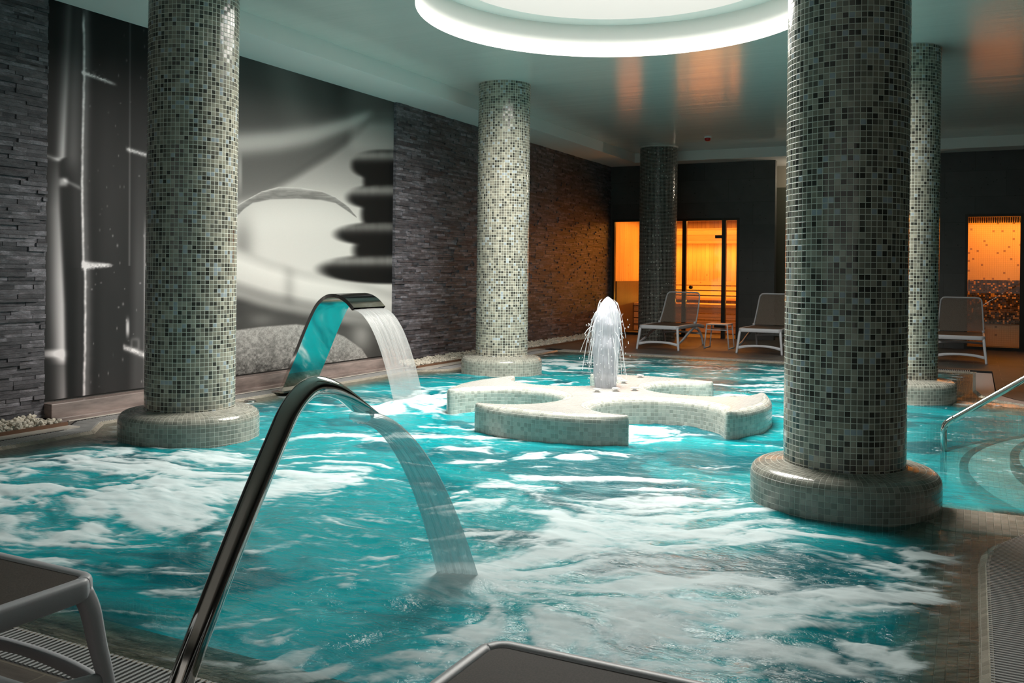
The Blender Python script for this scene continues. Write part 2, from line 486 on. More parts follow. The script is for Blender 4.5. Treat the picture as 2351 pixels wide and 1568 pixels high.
def vnoise(x, y, s=0):
    ix = np.floor(x); iy = np.floor(y); fx = x - ix; fy = y - iy
    fx = fx * fx * fx * (fx * (fx * 6 - 15) + 10); fy = fy * fy * fy * (fy * (fy * 6 - 15) + 10)
    a = _h(ix, iy, s); b = _h(ix + 1, iy, s); c = _h(ix, iy + 1, s); d = _h(ix + 1, iy + 1, s)
    return (a * (1 - fx) + b * fx) * (1 - fy) + (c * (1 - fx) + d * fx) * fy


def fbm(x, y, s=0, o=4, g=.5):
    t = 0; a = 1; n = 0
    for i in range(o):
        t = t + a * vnoise(x * 2 ** i + 17.3 * i, y * 2 ** i - 9.1 * i, s + i); n += a; a *= g
    return t / n


def sstep(a, b, x):
    t = np.clip((x - a) / (b - a), 0, 1); return t * t * (3 - 2 * t)


def s2l(c): return (np.asarray(c, float) / 255.0) ** 2.2


def grid_object(name, X, Y, Z, mat, keep=None, smooth=True, attrs=None, flip=False, parent=None):
    """regular grid mesh from 2-D arrays; attrs: dict name -> array (h,w) or (h,w,3)"""
    h, wd = X.shape; co = np.stack([X, Y, Z], -1).reshape(-1, 3).astype(np.float32)
    idx = np.arange(h * wd).reshape(h, wd)
    q = np.stack([idx[:-1, :-1], idx[:-1, 1:], idx[1:, 1:], idx[1:, :-1]], -1).reshape(-1, 4)
    if flip: q = q[:, ::-1]
    if keep is not None:
        k = (keep[:-1, :-1] | keep[:-1, 1:] | keep[1:, 1:] | keep[1:, :-1]).reshape(-1); q = q[k]
        used = np.zeros(h * wd, bool); used[q.reshape(-1)] = True
        remap = np.cumsum(used) - 1; q = remap[q]; co = co[used]
    else: used = np.ones(h * wd, bool)
    me = bpy.data.meshes.new(name); me.vertices.add(len(co)); me.vertices.foreach_set('co', co.reshape(-1))
    me.loops.add(len(q) * 4); me.loops.foreach_set('vertex_index', q.reshape(-1).astype(np.int32))
    me.polygons.add(len(q)); me.polygons.foreach_set('loop_start', np.arange(0, len(q) * 4, 4, dtype=np.int32))
    me.polygons.foreach_set('use_smooth', np.full(len(q), smooth))
    me.update(calc_edges=True)
    for n, a in (attrs or {}).items():
        if a.ndim == 3:
            at = me.attributes.new(n, 'FLOAT_COLOR', 'POINT')
            d = np.concatenate([a.reshape(-1, 3)[used], np.ones((used.sum(), 1))], 1).astype(np.float32)
            at.data.foreach_set('color', d.reshape(-1))
        else:
            at = me.attributes.new(n, 'FLOAT', 'POINT'); at.data.foreach_set('value', a.reshape(-1)[used].astype(np.float32))
    me.materials.append(mat)
    o = bpy.data.objects.new(name, me); link(o)
    if parent: o.parent = parent
    return o


# ------------------------------------------------------------------ layout (in U)
WL, WB, WR, WF = -20.6, 54.6, 24.0, -12.0      # left wall, back wall, right wall, wall behind the viewer
CEIL, SOF = (3.888 + 7.19), (3.888 + 6.63)
SFX, SFY = -18.35, 53.0                        # soffit edges
DECK = 0.06
POOLC = (-9.0, 23.9)


def arc(cx, cy, r, a0, a1, n):
    return [(cx + r * math.cos(math.radians(a0 + (a1 - a0) * i / n)), cy + r * math.sin(math.radians(a0 + (a1 - a0) * i / n))) for i in range(n + 1)]


def smooth_poly(pts, it=2):
    for _ in range(it):
        o = []
        for i in range(len(pts)):
            a, b = pts[i], pts[(i + 1) % len(pts)]
            o += [(a[0] * .75 + b[0] * .25, a[1] * .75 + b[1] * .25), (a[0] * .25 + b[0] * .75, a[1] * .25 + b[1] * .75)]
        pts = o
    return pts


# inner edge of the overflow gutter, counter-clockwise
near = [(-18.4, 6.45), (-0.4, 6.45)]
right_near = [(0.17, 7.1), (0.17, 13.9), (0.22, 14.5), (0.38, 15.1), (0.68, 15.75), (1.3, 16.2), (2.4, 16.4), (9.9, 16.4)]
disc = arc(10.0, 24.2, 7.2, -90, -270, 28)
right_far = [(9.9, 32.0), (2.6, 31.6), (1.4, 31.8), (0.7, 32.5), (0.25, 33.6), (0.08, 35.0), (0.08, 41.6)]
far = [(-18.3, 41.6)]
left = [(-18.3, 31.2), (-19.3, 29.9), (-19.3, 15.9), (-18.4, 14.9)]
L0 = near + right_near + disc + right_far + far + left


def offset(poly, d):
    """d > 0: inwards (poly counter-clockwise)"""
    n = len(poly); out = []
    for i in range(n):
        p0, p1, p2 = Vector(poly[i - 1]), Vector(poly[i]), Vector(poly[(i + 1) % n])
        a = (p1 - p0).normalized(); b = (p2 - p1).normalized()
        na = Vector((-a.y, a.x)); nb = Vector((-b.y, b.x)); m = (na + nb)
        if m.length < 1e-4: m = na
        m.normalize(); k = max(.45, m.dot(na))
        out.append(tuple(p1 + m * (d / k)))
    return out


L1 = offset(L0, 0.95)       # inner edge of the beige rim
LG = offset(L0, -0.62)      # outer edge of the grating


def ring(name, A_, za, B_, zb, mat, mb=None):
    mb = mb or MB(); n = len(A_)
    vs = [(p[0] * U, p[1] * U, za * U) for p in A_] + [(p[0] * U, p[1] * U, zb * U) for p in B_]
    mb.add(vs, [(i, (i + 1) % n, n + (i + 1) % n, n + i) for i in range(n)])
    return mb


def fill_holes(name, loops, z, mat, up=True):
    bm = bmesh.new()
    for lp in loops:
        vs = [bm.verts.new((p[0] * U, p[1] * U, z * U)) for p in lp]
        for i in range(len(vs)): bm.edges.new((vs[i], vs[(i + 1) % len(vs)]))
    bmesh.ops.triangle_fill(bm, use_beauty=True, use_dissolve=False, edges=bm.edges[:])
    for f in bm.faces:
        if (f.normal.z < 0) == up: f.normal_flip()
    me = bpy.data.meshes.new(name); bm.to_mesh(me); bm.free(); me.materials.append(mat)
    return link(bpy.data.objects.new(name, me))


# ------------------------------------------------------------------ shell
# deck floor with the pool cut out
outer = [(WL, WF), (WR, WF), (WR, WB), (WL, WB)]
tag(fill_holes('floor', [outer, LG], DECK, M['deck']), 'dark brown slate tile deck around the pool', kind='structure')
# skirt, channel under the grating, rim, basin
mb = MB(); ring('', LG, DECK, LG, -.4, None, mb); ring('', LG, -.4, L0, -.4, None, mb)
tag(mb.build('gutter_channel', M['channel']), 'dark overflow channel under the gratings', kind='structure')
mb = MB()
LE = offset(L0, -0.05)
ring('', LE, -.4, LE, DECK * .9, None, mb); ring('', LE, DECK * .9, L0, DECK * .7, None, mb); ring('', L0, DECK * .7, offset(L0, .12), -.03, None, mb)
ring('', offset(L0, .12), -.03, L1, -.16, None, mb)
tag(mb.build('pool_rim', M['rim']), 'wet beige tiled overflow rim sloping into the water', kind='structure')
BAS = -3.7
mb = MB(); ring('', L1, -.16, L1, BAS, None, mb)
b = mb.build('pool_basin_wall', M['basin']); tag(b, 'turquoise tiled pool wall under water', kind='structure')
b = fill_holes('pool_basin', [L1], BAS, M['basin']); tag(b, 'turquoise tiled pool basin under water', kind='structure')


def ridge(name, x0, x1, y0, y1, lab):
    mb = MB(); n = 10
    prof = [(y0 - .1, -3.7), (y0 - .1, -.24), (y0, -.16), (y0 + .35, .0), (y1 - .25, .02), (y1, -.10), (y1 + .05, -.16), (y1 + .05, -3.7)]
    vs = []
    for x in (x0, x1): vs += [(x * U, p[0] * U, p[1] * U) for p in prof]
    m = len(prof)
    mb.add(vs, [(i, i + 1, m + i + 1, m + i) for i in range(1, m - 2)])
    sd = MB().add(vs, [(i, i + 1, m + i + 1, m + i) for i in (0, m - 2)])
    o = tag(mb.build(name, M['rim']), lab, kind='structure')
    sd.build('underwater_side', M['basin'], o)
    return o


ridge('pool_divider', -2.0, 11, 15.5, 17.35, 'wet beige tiled ledge joining the nearest thick column to the deck')
ridge('pool_divider', -2.0, 3.0, 31.0, 32.2, 'wet beige tiled ledge beside the far right column')
# round entry steps
for k, (r, z) in enumerate([(11.3, -.85), (10.25, -.55), (9.2, -.30), (8.2, -.10)]):
    pts = [p for p in arc(10.0, 24.2, r, 90, 270, 80) if 17.2 < p[1] < 31.2]
    poly = pts + [(12, pts[-1][1]), (12, pts[0][1])]
    mb = MB(); n = len(poly)
    vs = [(p[0] * U, p[1] * U, z * U) for p in poly] + [(p[0] * U, p[1] * U, BAS * U) for p in poly]
    mb.add(vs, [tuple(range(n))] + [(i, n + i, n + (i + 1) % n, (i + 1) % n) for i in range(n)])
    o = tag(mb.build('pool_steps', M['step']), 'curved pale entry step under water', kind='structure')
    mb = MB(); m = len(pts)
    inn = [(10 + (p[0] - 10) * (r - .16) / r, 24.2 + (p[1] - 24.2) * (r - .16) / r) for p in pts]
    out = [(10 + (p[0] - 10) * (r + .015) / r, 24.2 + (p[1] - 24.2) * (r + .015) / r) for p in pts]
    vs = [(p[0] * U, p[1] * U, (z + .02) * U) for p in inn] + [(p[0] * U, p[1] * U, (z + .02) * U) for p in out] + [(p[0] * U, p[1] * U, (z - .2) * U) for p in out]
    mb.add(vs, [(i, i + 1, m + i + 1, m + i) for i in range(m - 1)] + [(m + i, m + i + 1, 2 * m + i + 1, 2 * m + i) for i in range(m - 1)])
    e = mb.build('step_nosing', M['step_edge'], o); e['label'] = 'brown mosaic step edge'

# ceiling with the skylight opening
SK = (-8.85, 23.9); SR = 5.5; SR2 = 4.8
circ = arc(SK[0], SK[1], SR, 0, 360, 96)[:-1]
tag(fill_holes('ceiling', [[(SFX, WF), (WR, WF), (WR, SFY), (SFX, SFY)], circ], CEIL, M['ceiling'], up=False), 'glossy grey green stretched ceiling', kind='structure')
mb = MB(); mb.box(WL * U, WF * U, SOF * U, SFX * U, WB * U, (CEIL + .3) * U); mb.box(SFX * U, SFY * U, SOF * U, WR * U, WB * U, (CEIL + .3) * U)
tag(mb.build('ceiling_soffit', M['white']), 'pale dropped soffit along the walls', kind='structure')
mb = MB()
mb.lathe([(SR * U, CEIL * U), (SR * U, (CEIL + 1.06) * U), (SR2 * U, (CEIL + 1.07) * U), (SR2 * U, (CEIL + 1.9) * U)], 96, (SK[0] * U, SK[1] * U))
tag(mb.build('skylight_reveal', M['white']), 'round white skylight shaft with an inner ledge', kind='structure')
mb = MB(); c2 = arc(SK[0] * U, SK[1] * U, SR2 * U, 0, 360, 96)[:-1]
mb.add([(p[0], p[1], (CEIL + 1.88) * U) for p in c2], [tuple(range(96))[::-1]])
tag(mb.build('window_1', emit('daylight diffuser', (1.0, .985, .95), SKYLIGHT)), 'round daylight diffuser of the skylight', kind='structure')

# walls that are plain
T = .6


def wallbox(name, x0, y0, z0, x1, y1, z1, mat, lab):
    return tag(MB().box(x0 * U, y0 * U, z0 * U, x1 * U, y1 * U, z1 * U).build(name, mat), lab, kind='structure')


wallbox('wall_left', WL - T, WF - T, -.5, WL, WB + 8, CEIL + .6, M['basalt'], 'left wall behind the murals and slate')
wallbox('wall_right', WR, WF - T, -.5, WR + T, WB + 8, CEIL + .6, M['basalt'], 'right wall of dark stone')
wallbox('wall_front', WL, WF - T, -.5, WR, WF, CEIL + .6, M['basalt'], 'dark wall behind the viewer')
# back wall around openings: sauna x -20.3..-12.4, recess -10.35..-3.6, steam room -0.45..6
S0, S1, STOP = -20.3, -12.4, 7.2
R0, R1 = -10.35, -3.6
B0, B1 = -0.45, 5.6
TK = .5
mb = MB()
for (x0, x1, z0, z1) in [(WL, S0, DECK, SOF), (S0, S1, STOP, SOF), (S1, R0, DECK, SOF), (R1, B0, DECK, SOF), (B0, B1, STOP, SOF), (B1, WR, DECK, SOF)]:
    mb.box(x0 * U, WB * U, z0 * U, x1 * U, (WB + TK) * U, z1 * U)
tag(mb.build('wall_back', M['basalt']), 'dark basalt tiled wall around the sauna and steam room', kind='structure')
# recess
RC = M['white'] if False else plain('beige wall paint', (.30, .28, .23), .6)
OL = plain('olive painted panel', (.075, .078, .055), .55)
wallbox('wall_recess', R0 - 1.4, WB + 3.2, 0, R1 + .5, WB + 3.6, SOF, RC, 'beige wall at the back of the recess')
wallbox('trim_1', R0 - 1.2, WB + 3.1, 0, R1 + .5, WB + 3.19, 9.2, OL, 'olive panel on the recess wall')
wallbox('wall_recess_left', R0 - 1.4, WB + TK, 0, R0 - 1.2, WB + 3.2, SOF, M['basalt'], 'dark side wall of the recess')
wallbox('wall_recess_right', R1, WB + TK, 0, R1 + .6, WB + 3.2, SOF, M['basalt'], 'dark side wall of the recess')
wallbox('ceiling_recess', R0 - 1.4, WB, SOF, R1 + .6, WB + 3.6, SOF + .2, M['white'], 'pale ceiling of the recess')
wallbox('floor_recess', WL, WB, -.3, WR, WB + 8, DECK, M['deck'], 'deck tiles running into the recess and cabins')

# sauna cabin shell
SD = 7.0
wallbox('wall_sauna_left', S0 - .3, WB + TK, 3.35, S0 - .02, WB + SD, STOP + .3, M['plank_vy'], 'glowing narrow vertical slats on the sauna side wall')
wallbox('trim_2', S0 - .3, WB + TK, DECK, S0 + .12, WB + SD, 3.35, M['plank_dk'], 'dark lower wood panel on the sauna side wall')
wallbox('wall_sauna_back', S0, WB + SD, DECK, S1 + .6, WB + SD + .3, STOP + .4, M['plank_v'], 'vertical pine boards at the back of the sauna')
wallbox('wall_sauna_right', S1 + .3, WB + TK, DECK, S1 + .6, WB + SD, STOP + .4, M['plank_vy'], 'pine slats on the right sauna wall')
wallbox('ceiling_sauna', S0, WB + TK, STOP + .25, S1 + .6, WB + SD + .3, STOP + .5, plank_mat('pine ceiling boards', 1, .09, (.5, .3, .15), (.66, .42, .22), .05), 'pine ceiling boards of the sauna')
wallbox('trim_3', S0, WB + SD - 1.0, 5.9, S1 + .3, WB + SD, 6.9, M['plank_h'], 'pine valance along the top of the sauna back wall')

# glazed fronts
def glazed(x0, x1, mull, top, doors, names):
    FR = .14
    y0, y1 = WB - .04, WB + .22
    o = empty(names[0], ((x0 + x1) / 2 * U, WB * U, DECK * U))
    tag(o, names[1], kind='structure')
    inv = Vector(o.location)
    mb = MB()

    def bx(a, b, c, d, e, f): mb.box(a * U - inv.x, b * U - inv.y, c * U - inv.z, d * U - inv.x, e * U - inv.y, f * U - inv.z)
    bx(x0, y0, DECK, x0 + FR, y1, top); bx(x1 - FR, y0, DECK, x1, y1, top); bx(x0 + FR, y0, top - FR, x1 - FR, y1, top)
    for m_ in mull: bx(m_ - .12, y0, DECK, m_ + .12, y1, top - FR)
    bx(x0 + FR, y0, DECK, mull[0] - .12, y1, DECK + .14)
    mb.build('frame', M['frame_dk'], o)
    xs = [x0 + FR] + [v for m_ in mull for v in (m_ - .12, m_ + .12)] + [x1 - FR]
    for i in range(0, len(xs), 2):
        g = MB().box(xs[i] * U - inv.x, (WB + .06) * U - inv.y, (DECK + .03) * U - inv.z, xs[i + 1] * U - inv.x, (WB + .09) * U - inv.y, (top - FR) * U - inv.z)
        if i // 2 in doors:
            continue
        g.build('pane', M['glass'], o)
    return xs


xs = glazed(S0, S1, [-15.7, -13.3], STOP, [1], ('window_2', 'dark framed glass front of the glowing sauna'))
xs2 = glazed(B0, B1, [2.25, 4.0], STOP, [1], ('window_3', 'dark framed glass front of the steam room'))


def glass_door(name, x0, x1, top, hinge_right, lab):
    o = empty(name, (x0 * U, (WB + .08) * U, DECK * U)); tag(o, lab, kind='structure')
    wd = (x1 - x0) * U; h = (top - .14 - DECK) * U
    MB().box(.004, -.005, .01, wd - .004, .005, h - .01).build('pane', M['glass'], o)
    hx = .09 if hinge_right else wd - .09
    mb = MB(); zc = 3.0 * U
    for sgn in (-1, 1):
        pr = [(0.0, 0.0), (.03, 0), (.036, .012), (.03, .03), (0, .032)]
        vs = []; fs = []; n = 20
        for (r, d) in pr:
            for k in range(n):
                q = 2 * math.pi * k / n; vs.append((hx + r * math.cos(q), sgn * (.006 + d), zc + r * math.sin(q)))
        for i in range(len(pr) - 1):
            for k in range(n): fs.append((i * n + k, i * n + (k + 1) % n, (i + 1) * n + (k + 1) % n, (i + 1) * n + k))
        mb.add(vs, fs, smooth=True)
    mb.build('handle', M['frame_dk'], o)
    for z in (h - .30, .22):
        x_ = wd - .13 if hinge_right else .0
        MB().box(x_, -.02, z - .03, x_ + .13, .02, z + .03).build('hinge', M['frame_dk'], o, bevel=.004)
    return o


glass_door('door_1', xs[2], xs[3], STOP, True, 'glass sauna door with a round dark knob')
glass_door('door_2', xs2[2], xs2[3], STOP, False, 'glass steam room door at the right edge')

# sauna bench
bn = empty('sauna_bench', (-16.0 * U, (WB + 4.2) * U, DECK * U)); tag(bn, 'slatted pine bench glowing orange inside the sauna', 'bench')
bx0, bx1 = (S0 + .15 + 16.0) * U, (S1 + .25 + 16.0) * U
mb = MB()
for i in range(6): mb.box(bx0, (-.5 + i * .5) * U, 1.72 * U, bx1, (-.5 + i * .5 + .4) * U, 1.86 * U)
mb.build('seat', M['plank_h'], bn)
mb = MB()
for i in range(4): mb.box(bx0, -.42 * U, (.06 + i * .42) * U, bx1, -.3 * U, (.06 + i * .42 + .34) * U)
mb.build('riser', M['plank_h'], bn)
mb = MB()
for i in range(4): mb.box(bx0, 2.55 * U, (2.05 + i * .34) * U, bx1, 2.68 * U, (2.05 + i * .34 + .27) * U)
mb.build('backrest', M['plank_h'], bn)
# sauna downlight
dl = MB().lathe([(0, 0), (.055, 0), (.065, .006), (.065, .03)], 24)
o = dl.build('ceiling_downlight', emit('warm lamp', (1, .75, .4), 30)); o.location = (-13.25 * U, (WB + 3.5) * U, (STOP + .14) * U)
tag(o, 'small bright downlight in the sauna ceiling', 'light')

# steam room
def tiled_box(mb, x0, y0, z0, x1, y1, z1, t):
    q = [((x0, y0, z0), (x1, y0, z0), (x1, y0, z1), (x0, y0, z1)), ((x1, y1, z0), (x0, y1, z0), (x0, y1, z1), (x1, y1, z1)),
         ((x0, y1, z0), (x0, y0, z0), (x0, y0, z1), (x0, y1, z1)), ((x1, y0, z0), (x1, y1, z0), (x1, y1, z1), (x1, y0, z1)),
         ((x0, y0, z1), (x1, y0, z1), (x1, y1, z1), (x0, y1, z1))]
    for f in q:
        a = Vector(f[0]); u = Vector(f[1]) - a; v = Vector(f[3]) - a
        mb.add(f, [(0, 1, 2, 3)], [[(a.x / t, a.z / t), (a.x / t + u.length / t, a.z / t), (a.x / t + u.length / t, a.z / t + v.length / t), (a.x / t, a.z / t + v.length / t)]])
    return mb


def sbox(name, x0, y0, z0, x1, y1, z1, mat, t, parent=None):
    return tiled_box(MB(), x0 * U, y0 * U, z0 * U, x1 * U, y1 * U, z1 * U, t).build(name, mat, parent)


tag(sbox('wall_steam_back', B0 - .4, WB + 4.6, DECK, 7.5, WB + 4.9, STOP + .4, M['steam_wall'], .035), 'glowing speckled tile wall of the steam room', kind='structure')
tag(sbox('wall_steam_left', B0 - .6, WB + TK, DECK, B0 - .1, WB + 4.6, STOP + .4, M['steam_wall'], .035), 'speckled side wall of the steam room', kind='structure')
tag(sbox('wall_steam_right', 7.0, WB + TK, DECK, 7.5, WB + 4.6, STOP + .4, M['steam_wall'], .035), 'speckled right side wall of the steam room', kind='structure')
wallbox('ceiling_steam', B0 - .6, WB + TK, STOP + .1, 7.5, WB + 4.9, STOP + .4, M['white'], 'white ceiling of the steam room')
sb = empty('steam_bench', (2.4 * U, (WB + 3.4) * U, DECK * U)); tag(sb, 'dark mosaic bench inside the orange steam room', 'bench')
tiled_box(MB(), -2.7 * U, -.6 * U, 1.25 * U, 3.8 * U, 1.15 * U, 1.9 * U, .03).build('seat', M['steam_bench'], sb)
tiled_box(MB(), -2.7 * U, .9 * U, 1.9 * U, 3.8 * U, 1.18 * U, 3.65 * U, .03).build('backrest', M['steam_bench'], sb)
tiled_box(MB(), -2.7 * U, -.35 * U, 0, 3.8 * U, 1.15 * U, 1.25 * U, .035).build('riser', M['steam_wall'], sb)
mb = MB()
for i in range(60): mb.box((B0 + .05 + i * .105) * U, (WB + .9) * U, (STOP - .42) * U, (B0 + .05 + i * .105 + .06) * U, (WB + .96) * U, (STOP - .12) * U)
tag(mb.build('ventilation_grille', M['frame_dk']), 'slatted dark grille at the top of the steam room', 'grille')

# ------------------------------------------------------------------ left wall: slate, murals, sill
random.seed(5)
def slate_wall(name, y0, y1, lab, rowh=.098):
    v = []; f = []; rnd = []
    z = -.1
    yend = y1
    while z < SOF:
        h = min(rowh * random.choice([.8, 1, 1, 1.15]), SOF - z)
        if h < .02: break
        y = y0 - random.random() * .3
        while y < yend:
            L = random.choice([.35, .5, .7, .9, 1.1]); a = max(y, y0); b_ = min(y + L, yend)
            if b_ - a > .03:
                d = .14 + random.random() ** 2 * .055; r = random.random(); g = .0022
                x1 = WL + d; bb = len(v); dj = random.uniform(-.015, .015)
                for (yy, xx) in ((a + g, x1), (b_ - g, x1 + dj)):
                    for zz in (z + g, z + h - g): v.append((xx * U, yy * U, zz * U))
                for (yy, xx) in ((a + g, WL), (b_ - g, WL)):
                    for zz in (z + g, z + h - g): v.append((xx * U, yy * U, zz * U))
                f += [(bb, bb + 2, bb + 3, bb + 1), (bb + 1, bb + 3, bb + 7, bb + 5), (bb + 2, bb, bb + 4, bb + 6), (bb, bb + 1, bb + 5, bb + 4), (bb + 3, bb + 2, bb + 6, bb + 7)]
                rnd += [r] * 8
            y += L
        z += h
    me = bpy.data.meshes.new(name); me.from_pydata(v, [], f); me.update()
    at = me.attributes.new('rnd', 'FLOAT', 'POINT'); at.data.foreach_set('value', rnd)
    me.materials.append(M['slate'])
    return tag(link(bpy.data.objects.new(name, me)), lab, kind='structure')


YM0, YM1 = 15.2, 30.5
YMS = 20.3
slate_wall('wall_left_slate', 6.0, YM0, 'dark split slate cladding on the left wall near the viewer')
slate_wall('wall_left_slate', YM1, WB, 'dark split slate cladding between the stone mural and the sauna')
ZM0 = .55


def bump2(x, y, cx, cy, rx, ry, p=2.0): return np.exp(-(np.abs((x - cx) / rx) ** p + np.abs((y - cy) / ry) ** p))


def seg_dist(x, y, pts):
    """distance and side (y above = negative) to a polyline given as x-sorted points"""
    px = [p[0] for p in pts]; py = [p[1] for p in pts]
    return y - np.interp(x, px, py)


def mural_bamboo(x, y):
    g = 14 + 16 * fbm(x / 60, y / 240, 3, 3)
    g += 20 * sstep(196, 245, x) * sstep(60, 420, y)
    # left blurred cane
    c = np.interp(y, [0, 150, 360, 372, 480, 700, 930], [160, 152, 143, 130, 132, 142, 146])
    wd = np.interp(y, [0, 150, 360, 372, 480, 700, 930], [14, 16, 13, 16, 21, 26, 18])
    br = np.interp(y, [0, 120, 250, 362, 372, 480, 650, 800, 825, 840, 930], [45, 60, 120, 160, 40, 120, 175, 185, 210, 90, 110])
    d = x - c
    g += br * np.where(d > 0, np.exp(-(d / 7.5) ** 2), np.exp(-(np.abs(d) / wd) ** 1.6))
    c2 = np.interp(y, [0, 420, 930], [172, 163, 163])
    g += 55 * np.exp(-((x - c2) / 16) ** 2) * sstep(420, 350, y) * sstep(-50, 250, y)
    g += 90 * np.exp(-(np.abs(y - (352 + (x - 92) * .35)) / 5) ** 1.5) * sstep(145, 130, x)
    g += 130 * bump2(x, y, 120, 812, 28, 9, 3)
    g += 150 * bump2(x, y, 146, 418, 10, 10, 3) + 70 * np.exp(-(np.abs(y - (412 + (x - 145) * .5)) / 5) ** 2) * sstep(140, 150, x) * sstep(192, 180, x)
    # crisp lit edge of the middle cane
    c = 191 + 2.0 * np.sin(y / 90) + 1.5 * (fbm(y / 14, y * 0, 9, 2) - .5) + np.where(y > 615, 3, 0)
    e = 100 + 90 * fbm(y / 11, x * 0, 5, 3)
    g += e * np.exp(-((x - c) / 3.1) ** 2) * sstep(20, 60, y)
    g += 60 * np.exp(-(np.abs(x - c - 7) / 9) ** 1.6) * np.where(x > c - 3, 1, 0)
    g += 25 * np.exp(-(np.abs(x - c + 10) / 14) ** 2)
    # nodes
    n = fbm(x / 4, y / 3, 11, 3)
    yy = 166 + (x - 188) * .36
    g += (80 + 120 * n) * np.exp(-(np.abs(y - yy) / 4) ** 2) * sstep(184, 190, x) * sstep(272, 255, x)
    g += (160 * np.clip(n - .35, 0, 1)) * sstep(yy - 22 * np.exp(-((x - 225) / 20) ** 2) - 4, yy, y) * (y < yy) * sstep(195, 205, x) * sstep(255, 240, x)
    g += (110 + 140 * n) * np.exp(-(np.abs(y - 609 - 3 * (n - .5)) / np.interp(x, [186, 195, 255, 262], [9, 9, 4, 1])) ** 3) * sstep(184, 190, x) * sstep(265, 245, x)
    # right cane
    c3 = np.interp(y, [0, 600, 700, 930], [299, 297, 296, 290])
    g += 45 * np.exp(-((x - c3) / 2.2) ** 2) * np.where(y < 610, 1, 0)
    g += 30 * sstep(c3 - 2, c3 + 22, x) * sstep(240, 620, y)
    g += (60 + 150 * n) * np.exp(-(np.abs(y - (342 + (x - 290) * .3)) / 5) ** 2) * sstep(286, 294, x)
    g += 150 * bump2(x, y, 293, 752, 4, 20, 3)
    g += (90 + 140 * n) * np.exp(-(np.abs(y - (797 + (x - 284) * .38)) / 6) ** 2) * sstep(280, 286, x)
    g += 70 * np.abs(bump2(x, y, 310, 790, 10, 13, 4) - bump2(x, y, 310, 790, 7, 10, 4))
    g += 70 * np.exp(-((x - 333) / 3) ** 2) * sstep(480, 560, y)
    # droplets
    for i in range(60):
        rr = random.Random(i); a, b_ = rr.uniform(196, 335), rr.uniform(60, 920)
        g += rr.uniform(20, 90) * bump2(x, y, a, b_, rr.uniform(.8, 2.2), rr.uniform(1.5, 4))
    g = np.clip(g, 6, 235)
    return np.stack([g * 1.0, g * .965, g * .97], -1)


